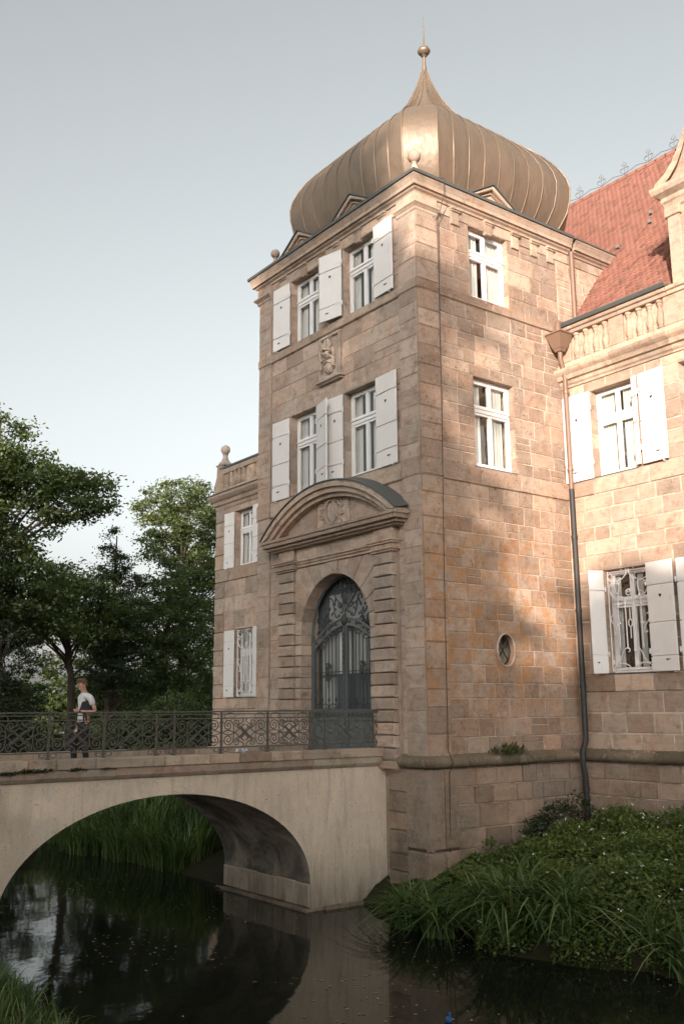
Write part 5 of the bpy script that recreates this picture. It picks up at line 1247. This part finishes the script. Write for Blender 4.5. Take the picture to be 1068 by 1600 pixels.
tree('ash_tree', 'light green tree with an open crown close to the low wing', 'tree', (-30.6, 10.2, GZ),
     [(-31.1, 9.9, 12.5, 1.7, 1.1), (-31.6, 8.7, 12.0, 1.2, .9), (-30.4, 11.0, 11.6, 1.9, 1.5), (-31.2, 9.2, 10.8, 1.4, .9), (-30.8, 10.2, 9.9, 1.5, 1.2), (-31.5, 8.7, 9.6, 1.0, .7), (-30.5, 10.8, 8.0, 1.9, 1.5), (-30.9, 9.8, 6.0, 1.9, 1.4), (-29.9, 12.0, 9.4, 1.6, 2.2), (-30, 12, 5, 2, 2.2)], 3, 'leaf_ash', .19, 13, .46, 95, .24, 44)
tree('young_conifer', 'slim pointed tree between the two taller crowns', 'tree', (-26.9, 4.6, GZ),
     [(-26.9, 4.5, 9.2, .32, .55), (-26.9, 4.5, 8.5, .65, .5), (-26.9, 4.55, 7.8, 1.0, .55), (-26.8, 4.6, 7.0, 1.35, .65), (-26.8, 4.7, 5.9, 1.7, .9), (-26.8, 4.7, 4.6, 1.9, 1.2), (-26.8, 4.7, 2.8, 1.8, 1.4)], 4, 'leaf_cone', .14, 30, .30, 85, .16, 46, hollow=.3)
tree('spreading_tree', 'dark spreading tree behind the walking man', 'tree', (-25.6, 2.2, GZ),
     [(-25.7, 2.9, 7.0, 1.3, .9), (-25.6, 2.4, 5.6, 1.7, 1.2), (-25.4, 3.3, 5.0, 1.5, 1.1), (-25.9, 1.4, 5.2, 1.8, .8), (-25.9, 1.4, 6.8, 1.3, .9), (-26.6, .2, 5.6, 1.6, 1.2)], 5, 'leaf_oak', .18, 11, .46, 90, .22, 40)
tree('thicket_tree', 'bushy tree filling the gap below the light green crown', 'tree', (-27.8, 7.6, GZ),
     [(-27.9, 7.2, 5.2, 1.9, 1.6), (-27.5, 8.4, 6.4, 1.6, 1.4), (-27.6, 7.4, 7.6, 1.4, 1.1), (-27.7, 7.8, 3.4, 2.0, 1.4), (-27.3, 8.8, 3.8, 1.6, 1.8), (-28.0, 6.6, 3.0, 1.5, 1.2), (-27.6, 8.2, 1.6, 2.2, 1.0)], 6, 'leaf_bush', .17, 10, .42, 85, .18, 36)
tree('distant_tree', 'distant tree seen low behind the thicket', 'tree', (-36.5, 8.6, GZ),
     [(-36.5, 8.6, 5.8, 2.4, 1.9), (-35.4, 10.8, 4.6, 2.3, 2.2), (-37.6, 6.2, 4.4, 2.2, 2.0), (-36, 9.5, 2.4, 3, 1.4)], 7, 'leaf_oak', .24, 3.6, .55, 80, .25, 30)
tree('distant_tree', 'distant tree low at the left behind the tallest tree', 'tree', (-33.5, -1.0, GZ),
     [(-33.5, -1.0, 6.4, 2.6, 2.0), (-32.8, .8, 6.2, 2.2, 1.5), (-34.5, -4, 4.6, 2.8, 2.2), (-33.4, -4, 1.6, 2.6, 1.6)], 8, 'leaf_oak', .24, 2.6, .55, 80, .25, 30)
for k, (x, y, z, rr_, rz, lab) in enumerate(((-20.6, -1.2, .5, 1.2, .95, 'low round bush left of the walking man'), (-20.6, 3.0, .4, 1.3, 1.0, 'low bush between the walking man and the low wing'), (-20.8, 5.2, .7, 1.4, 1.4, 'tall dark bush beside the corner of the low wing'), (-21.2, -3.6, .6, 1.5, 1.2, 'low dark bush beside the evergreen'))):
    tree('bush', lab, 'bush', (x-1.4, y, -.4), [(x-1.4, y, z, rr_, rz), (x-1.2, y+.6, z-.3, rr_*.7, rz*.8)], 20+k, 'leaf_bush', .13, 24, .3, 70, .06, 14, 'bushes beyond the bridge', hollow=.2)
# trees on the bank behind the photographer: they hold the evening sun off the portal side
def shade_tree(s, t_, h, r_, seed, lab, lo=.32, dens=2.0):
    px = math.cos(SUN_A); py = math.sin(SUN_A); x = s*px+t_*math.sin(SUN_A); y = s*py-t_*math.cos(SUN_A)
    r = random.Random(seed); es = []
    for k in range(7):
        f = k/6; z = h*(lo+(1-lo)*f)*.93; rad = r_*(1.0-.70*abs(f-.4)**1.5)
        es.append((x+r.uniform(-.12, .12)*r_, y+r.uniform(-.12, .12)*r_, z, rad, h*(1-lo)/6*1.15))
    return tree('park_tree', lab, 'tree', (x, y, GZ), es, seed, 'leaf_oak', .8, dens, .8, 34, .4, 24, 'trees behind the photographer', hollow=.1)
for (s, t_, h, r_, sd, dn, lab) in ((-3.5, 46, 24.0, 3.6, 41, 2.7, 'nearest tall'), (-8.6, 47, 26.0, 4.2, 42, 2.5, 'tallest'), (-14.4, 44, 24.5, 4.6, 43, 2.6, 'broad'), (-21.5, 46, 15.5, 4.6, 44, 2.0, 'spreading'), (4.2, 49, 13.3, 2.8, 46, 3.4, 'low round'), (8.6, 48, 12.8, 3.0, 47, 3.0, 'second low'), (13.6, 47, 12.4, 3.6, 48, 2.4, 'last low'), (-.55, 50, 20.6, 1.5, 49, 5.0, 'narrow mid-height'), (.45, 49, 15.6, 1.0, 50, 7.0, 'slender short')):
    shade_tree(s, t_, h, r_, sd, lab+' park tree in the row behind the photographer', lo=.2 if h > 20 else .3, dens=dn)

# reeds: arching blades
def blades(rg, P, hgt, lean, width, seg=6, az=None):
    n = len(P); a = rg.uniform(0, 2*PI, n) if az is None else az; H = hgt*rg.uniform(.55, 1.2, n); Ln = lean*rg.uniform(.45, 1.5, n)*H
    t = np.linspace(0, 1, seg+1)[None, :]
    out = Ln[:, None]*t**1.9; up = H[:, None]*(t-np.clip(.70*(Ln/H)[:, None], 0, 1.2)*t**2.8)
    ca, sa = np.cos(a)[:, None], np.sin(a)[:, None]
    wv = width*rg.uniform(.7, 1.3, n)[:, None]*np.clip(1.15-t**2.5*1.15, .02, 1)*.5
    tw = rg.uniform(-.6, .6, n)[:, None]; wx, wy = -np.sin(a[:, None]+tw), np.cos(a[:, None]+tw)
    cx = P[:, 0:1]+ca*out; cy = P[:, 1:2]+sa*out; cz = P[:, 2:3]+up
    V = np.stack([np.stack([cx-wx*wv, cy-wy*wv, cz], -1), np.stack([cx+wx*wv, cy+wy*wv, cz], -1)], 2).reshape(-1, 3)
    i = np.arange(n)[:, None]*(2*(seg+1))+2*np.arange(seg)[None, :]; i = i.ravel()
    return V, np.stack([i, i+1, i+3, i+2], 1)
def reed_clump(name, label, cx, cy, rx, ry, n, h, lean, seed, group, width=.042, crowns=0):
    rg = np.random.default_rng(seed); r_ = np.sqrt(rg.random(n)); a = rg.uniform(0, 2*PI, n)
    if crowns:                                              # fountain-like tussocks
        c_ = rg.integers(0, crowns, n); ca = rg.uniform(0, 2*PI, crowns); cr = np.sqrt(rg.random(crowns)); ox, oy = cx+rx*cr*np.cos(ca), cy+ry*cr*np.sin(ca)
        X = ox[c_]+rg.normal(0, .09, n); Y = oy[c_]+rg.normal(0, .09, n)
    else: X = cx+rx*r_*np.cos(a); Y = cy+ry*r_*np.sin(a)
    Z = np.array([max(ground_h(x, y), WZ-.05) for x, y in zip(X, Y)])
    # outer blades lean outward
    az = rg.uniform(0, 2*PI, n) if crowns else np.arctan2((Y-cy)/ry, (X-cx)/rx)+rg.normal(0, .9, n)
    V, F = blades(rg, np.stack([X, Y, Z], 1), h, lean, width, az=az)
    o = np_mesh(name, V, F, 'reed', None, True); o['label'] = label; o['category'] = 'reeds'; o['group'] = group; return o
g1 = 'clumps of sedge on the moat bank'
reed_clump('sedge_clump', 'arching sedge clump against the bridge abutment', .80, -1.30, .45, .28, 280, 1.2, .9, 51, g1, .040, 5)
reed_clump('sedge_clump', 'arching sedge clump at the foot of the tower corner, right of the bridge', 1.75, -1.35, .40, .25, 210, 1.2, .95, 52, g1, .040, 4)
reed_clump('sedge_clump', 'large drooping sedge clump in the middle of the bank', 3.05, -1.05, .50, .3, 280, 1.5, .9, 53, g1, .045, 4)
reed_clump('sedge_clump', 'sedge clump spreading over the water right of the largest clump', 3.95, -.85, .45, .3, 190, 1.3, .95, 54, g1, .042, 3)
reed_clump('sedge_clump', 'low sedge clump near the right edge of the bank', 5.6, -.3, 1.2, .4, 170, 1.0, .9, 55, g1, .035, 5)
for k, (x, y, n, h, lab) in enumerate(((-8.2, -1.3, 520, 1.5, 'reed clump seen through the right of the bridge arch'), (-10.2, -1.6, 620, 1.8, 'reed clump in the middle of the bridge arch'), (-12.4, -2.0, 620, 1.7, 'reed clump seen through the left of the bridge arch'), (-9.2, .4, 620, 2.0, 'tall reeds behind the arch beside the low wing'), (-12.0, .2, 620, 2.0, 'tall reeds behind the arch further left'), (-15, -1.6, 520, 1.6, 'far reeds at the left end of the low wing'))):
    reed_clump('reed_clump', lab, x, y, 1.4, .9, n, h, .55, 60+k, 'reeds behind the bridge', .034)
rg = np.random.default_rng(70)
X = rg.uniform(-1.5, 5.5, 2600); Y = rg.uniform(-11.0, -8.9, 2600); Z = np.array([ground_h(x, y) for x, y in zip(X, Y)])
V, F = blades(rg, np.stack([X, Y, Z], 1), .42, .5, .016); o = np_mesh('bank_grass', V, F, 'reed', None, True); o['kind'] = 'stuff'; o['label'] = 'grass on the near bank in the lower left corner'; o['category'] = 'grass'
# leafy ground cover of the right bank
n = 120000; X = rg.uniform(-1.25, 8.0, n); Y = rg.uniform(-1.9, D-.1, n)
keep = np.array([y > edge_y(x)-.15 and (x > .13 or (x > -.5 and y < -.15 and rg.random() < .5)) and math.sin(x*3.1+y)*math.sin(y*3.7-x*1.3)+.5*math.sin(x*9)*math.sin(y*8) > -.75+.9*max(0, .5-(y-edge_y(x))) for x, y in zip(X, Y)]); X, Y = X[keep], Y[keep]
lump = np.clip((X-.1)/1.3, .18, 1)*(.10+.16*np.clip(np.sin(X*2.3+1.1*np.sin(Y*2.0))*np.sin(Y*2.6+X*.7)+.35, 0, 1)+.12*rg.random(len(X)))
Z = np.array([ground_h(x, y) for x, y in zip(X, Y)])+lump*rg.random(len(X))**.5*1.9
V, F = leaves(rg, np.stack([X, Y, Z], 1), .080, .7, .6); o = np_mesh('ground_cover', V, F, 'cover'); o['kind'] = 'stuff'; o['label'] = 'leafy green ground cover on the bank below the tower'; o['category'] = 'ground cover'
fl = rg.choice(len(X), 150, replace=False); fl = [i for i in fl if X[i] > 1.2+.0*Y[i]]
Pf = np.stack([X[fl], Y[fl], Z[fl]+.13], 1); V, F = leaves(rg, np.concatenate([Pf+rg.normal(0, .012, Pf.shape) for _ in range(4)]), .045, 1.2, .8); o = np_mesh('white_flowers', V, F, 'petal'); o['kind'] = 'stuff'; o['label'] = 'tiny white flowers scattered over the ground cover'; o['category'] = 'flowers'
def shrub(name, label, es, seed, leaf='leaf_bush', size=.085):
    rg_ = np.random.default_rng(seed); t = thing(name, label, 'shrub', (es[0][0], es[0][1], ground_h(es[0][0], es[0][1])))
    C_, P = crown_points(rg_, es, 150, .16, 60, .2); V, F = leaves(rg_, P, size, .6, .6); np_mesh('foliage', V, F, leaf, t)
    b = MB()
    for c_ in C_[:14]: b.tube([(es[0][0], es[0][1], ground_h(es[0][0], es[0][1])-.05), tuple((np.array([es[0][0], es[0][1], c_[2]-.3])+c_)/2), tuple(c_)], .014, 5, r1=.005)
    b.build('stems', 'bark', t)
shrub('wall_shrub', 'dark leafy shrub against the wall beside the downpipe', [(.45, 3.7, -1.15, .35, .42), (.4, 3.1, -1.25, .32, .45), (.5, 2.5, -1.55, .4, .35), (.6, 4.2, -1.35, .35, .3)], 81, 'leaf_dark')
shrub('low_shrub', 'low leafy shrub at the base of the tower corner', [(.55, .9, -1.95, .35, .28), (.75, .3, -2.15, .4, .25), (.5, 1.6, -1.8, .4, .3)], 82, 'cover')
# floating leaves and duckweed specks
m = 3200; X = rg.uniform(-9, 11, m); Y = rg.uniform(-8.6, 0, m)
dens_ = np.sin(X*1.1+Y*.6)+np.sin(Y*1.9-X*.5)+rg.normal(0, .8, m); ok = dens_ > .75; X, Y = X[ok], Y[ok]
ang = rg.uniform(0, 2*PI, len(X)); L = rg.uniform(.012, .045, len(X)); dx, dy = np.cos(ang)*L, np.sin(ang)*L
V = np.stack([np.stack([X-dx, Y-dy, np.full_like(X, WZ+.006)], 1), np.stack([X-dy*.5, Y+dx*.5, np.full_like(X, WZ+.007)], 1), np.stack([X+dx, Y+dy, np.full_like(X, WZ+.009)], 1), np.stack([X+dy*.5, Y-dx*.5, np.full_like(X, WZ+.006)], 1)], 1).reshape(-1, 3)
o = np_mesh('floating_leaves', V, np.arange(len(V)).reshape(-1, 4), 'fallen'); o['kind'] = 'stuff'; o['label'] = 'fallen leaves drifting on the moat'; o['category'] = 'leaves'

# ------------------------------------------------------------------ the walking man
PX, PY, PZ = -3.30, -6.16, 0.0
def loc(f_, l_, u): return (PX+l_, PY-f_, PZ+u)
def cloth_mat(name, c, rough=.9):
    t = NT(name); P = t.pos(); a = t.noise(P, 9, 4, .6)
    return t.bsdf(Base_Color=t.mix(t.rng(a, .35, .7, 0, .3), c, tuple(x*.7 for x in c)), Roughness=rough, Normal=t.bump(a, .4, .01))
M['skin'] = cloth_mat('skin', (.52, .30, .20), .55); M['shirt'] = cloth_mat('shirt', (.70, .69, .67)); M['trousers'] = cloth_mat('trousers', (.018, .018, .022)); M['hair'] = cloth_mat('hair', (.13, .07, .035)); M['shoe'] = cloth_mat('shoe', (.03, .03, .03)); M['folder'] = cloth_mat('folder', (.022, .028, .036), .45); M['eye'] = cloth_mat('eye', (.03, .025, .02), .4)
def skin_mesh(name, chains, mat, parent, sub=2):
    """chains: lists of (f,l,u, rx, ry); vertices shared by equal coordinates"""
    import bmesh
    bm = bmesh.new(); lay = bm.verts.layers.skin.verify(); seen = {}
    first = None
    for ch in chains:
        prev = None
        for (f_, l_, u, rx, ry) in ch:
            key = (round(f_, 4), round(l_, 4), round(u, 4))
            if key not in seen:
                v = bm.verts.new(loc(f_, l_, u)); v[lay].radius = (rx, ry); seen[key] = v
                if first is None: first = v; v[lay].use_root = True
            v = seen[key]
            if prev is not None and bm.edges.get((prev, v)) is None: bm.edges.new((prev, v))
            prev = v
    me = bpy.data.meshes.new(name); bm.to_mesh(me); bm.free(); o = bpy.data.objects.new(name, me); COL.objects.link(o)
    o.modifiers.new('skin', 'SKIN').use_smooth_shade = True; s = o.modifiers.new('sub', 'SUBSURF'); s.levels = sub; s.render_levels = sub
    dg = bpy.context.evaluated_depsgraph_get(); me2 = bpy.data.meshes.new_from_object(o.evaluated_get(dg)); COL.objects.unlink(o); bpy.data.objects.remove(o)
    me2.name = name; me2.materials.clear(); me2.materials.append(M[mat]); me2.polygons.foreach_set('use_smooth', [True]*len(me2.polygons))
    o2 = bpy.data.objects.new(name, me2); COL.objects.link(o2); return par(o2, parent)
man = thing('person', 'walking person in a white T-shirt and dark trousers holding a dark folder on the bridge', 'person', (PX, PY, PZ))
pel = (0, 0, .93, .12, .10); chest = (.0, 0, 1.28, .15, .10); nb = (.0, 0, 1.44, .075, .07)
bodyc = [[pel, (0, 0, 1.08, .13, .095), chest, nb, (.025, 0, 1.505, .052, .055), (.05, 0, 1.565, .062, .072), (.058, 0, 1.625, .074, .092), (.045, 0, 1.685, .062, .078)],
         [chest, (0, .13, 1.40, .06, .06), (-.03, .205, 1.38, .055, .055), (-.09, .255, 1.22, .043, .045), (-.12, .275, 1.10, .038, .04), (.02, .245, 1.09, .036, .036), (.14, .195, 1.115, .026, .028), (.19, .175, 1.125, .032, .02)],
         [chest, (0, -.13, 1.40, .06, .06), (-.0, -.205, 1.38, .055, .055), (-.05, -.235, 1.20, .043, .045), (-.08, -.24, 1.08, .038, .04), (-.03, -.22, .93, .032, .034), (.0, -.21, .85, .024, .028), (.02, -.205, .79, .028, .018)],
         [pel, (0, .09, .86, .085, .085), (.01, .095, .50, .058, .06), (-.06, .095, .12, .042, .045), (-.06, .095, .06, .04, .05), (.08, .10, .035, .04, .03)],
         [pel, (0, -.09, .86, .085, .085), (.17, -.09, .52, .058, .06), (.12, -.09, .13, .042, .045), (.12, -.09, .06, .04, .05), (.26, -.09, .04, .04, .03)]]
# fingers of the left hand close on the folder, right hand hangs
for i, dz in enumerate((.022, .008, -.008, -.022)): bodyc.append([(.19, .175, 1.125, .032, .02), (.235, .16, 1.125+dz, .009, .009), (.262-.006*i, .135, 1.127+dz, .008, .008), (.265-.006*i, .11, 1.13+dz, .007, .007)])
bodyc.append([(.19, .175, 1.125, .032, .02), (.20, .16, 1.165, .010, .010), (.225, .14, 1.185, .008, .008)])
for i, df in enumerate((-.018, -.006, .006, .018)): bodyc.append([(.02, -.205, .79, .028, .018), (.03+df, -.205, .735, .009, .009), (.035+df, -.195, .705+.006*i, .008, .008), (.025+df, -.185, .68+.006*i, .007, .007)])
bodyc.append([(.02, -.205, .79, .028, .018), (.045, -.185, .765, .010, .010), (.06, -.175, .74, .008, .008)])
body = skin_mesh('body', bodyc, 'skin', man)
# face details are grown on the head: nose, brow, lips, ear
fb = MB()
def fball(f_, l_, u, a, b_, c_): 
    x, y, z = loc(f_, l_, u); fb.ball((x, y, z), b_, a, c_, 8, 6)
fball(.150, 0, 1.612, .024, .012, .016); fball(.138, 0, 1.632, .016, .009, .022); fball(.128, 0, 1.653, .014, .04, .009); fball(.128, 0, 1.575, .016, .022, .006); fball(.126, 0, 1.563, .014, .02, .006); fball(.112, 0, 1.54, .024, .025, .018)
for s in (-1, 1): fball(.045, s*.078, 1.615, .018, .008, .03)
smooth_by_angle(fb.build('facial_features', 'skin', man), 80)
fb = MB()
for s in (-1, 1): fball(.133, s*.030, 1.637, .007, .011, .006)
fb.build('eyes', 'eye', man)
# hair: cap shell with a fringe, thicker on top
hb = MB(); vs = []; N1, N2 = 22, 12
for i in range(N2+1):
    th = i/N2
    for j in range(N1):
        a = 2*PI*j/N1; fr = math.cos(a); low = 1.60 if fr < .1 else 1.60+.085*min(1, (fr-.1)/.4)
        ph = th*PI/2; zz = low+(1.752-low)*math.sin(ph); rr_ = math.cos(ph)**.55
        f_ = .045+(.098 if fr < 0 else .102)*fr*rr_+.01*math.sin(ph); l_ = .082*math.sin(a)*rr_
        w = .004*math.sin(7*a+3*th)
        vs.append(loc(f_+w, l_+w*.5, zz+w))
hb.add(vs, [(i*N1+j, i*N1+(j+1) % N1, (i+1)*N1+(j+1) % N1, (i+1)*N1+j) for i in range(N2) for j in range(N1)])
smooth_by_angle(hb.build('hair', 'hair', man), 70)
fb = MB()
for k in range(9): fball(.104+.006*(k % 3), -.055+.0135*k, 1.702+.008*math.sin(k*1.7), .030, .016, .020)
smooth_by_angle(fb.build('hair_fringe', 'hair', man), 80)
skin_mesh('shirt', [[(0, 0, .86, .150, .128), (0, 0, .96, .148, .125), (0, 0, 1.10, .148, .115), (0, 0, 1.28, .168, .118), (.0, 0, 1.40, .135, .095), (.0, 0, 1.455, .075, .072)],
     [(.0, 0, 1.40, .135, .095), (0, .13, 1.405, .072, .072), (-.03, .205, 1.385, .068, .068), (-.06, .232, 1.29, .062, .064), (-.085, .25, 1.21, .060, .062)],
     [(.0, 0, 1.40, .135, .095), (0, -.13, 1.405, .072, .072), (-.0, -.205, 1.385, .068, .068), (-.015, -.228, 1.29, .062, .064), (-.028, -.242, 1.21, .060, .062)]], 'shirt', man)
skin_mesh('trousers', [[(0, 0, 1.0, .125, .108), (0, 0, .90, .135, .115), (0, .09, .80, .098, .098), (.01, .095, .50, .070, .074), (-.05, .095, .20, .060, .066), (-.06, .095, .09, .058, .064)],
     [(0, 0, .90, .135, .115), (0, -.09, .80, .098, .098), (.17, -.09, .52, .070, .074), (.125, -.09, .2, .06, .066), (.12, -.09, .09, .058, .064)]], 'trousers', man)
for (f_, l_) in ((-.06, .095), (.12, -.09)):
    skin_mesh('shoe', [[(f_-.05, l_, .05, .045, .045), (f_+.02, l_, .05, .048, .046), (f_+.12, l_, .04, .046, .034), (f_+.20, l_, .035, .038, .028)]], 'shoe', man)
# folder clamped against the chest by the left forearm
fc = Vector(loc(.01, .20, 1.225)); tl = math.radians(17)
fo = MB(lambda u, n, z: (fc.x+n, fc.y-(u*math.cos(tl)-z*math.sin(tl)), fc.z+u*math.sin(tl)*-.9+z*math.cos(tl)), False)
fo.cbox(-.155, .155, -.014, .014, -.11, .11, .006)
fld = tag(fo.build('folder', 'folder'), 'dark folder held under the arm of the walking person', 'folder')
fo2 = MB(fo.m, False); fo2.cbox(-.145, .145, .0145, .018, .0, .108, .002); fo2.build('flap', 'folder', fld)
jk = MB(); r = random.Random(2); vs = []
for i in range(7):
    for j in range(6):
        f_ = .0+.06*j/5+.012*math.sin(i*1.3+j); l_ = .15+.025*math.sin(j*1.5+i*.7); vs.append(loc(f_*(1-.05*i)+.02, l_, 1.12-.05*i))
jk.add(vs, [(i*6+j, i*6+j+1, (i+1)*6+j+1, (i+1)*6+j) for i in range(6) for j in range(5)])
jo = jk.build('folded_jacket', 'trousers', None, True); jo.modifiers.new('thick', 'SOLIDIFY').thickness = .02
tag(jo, 'dark folded jacket hanging below the held folder', 'jacket')
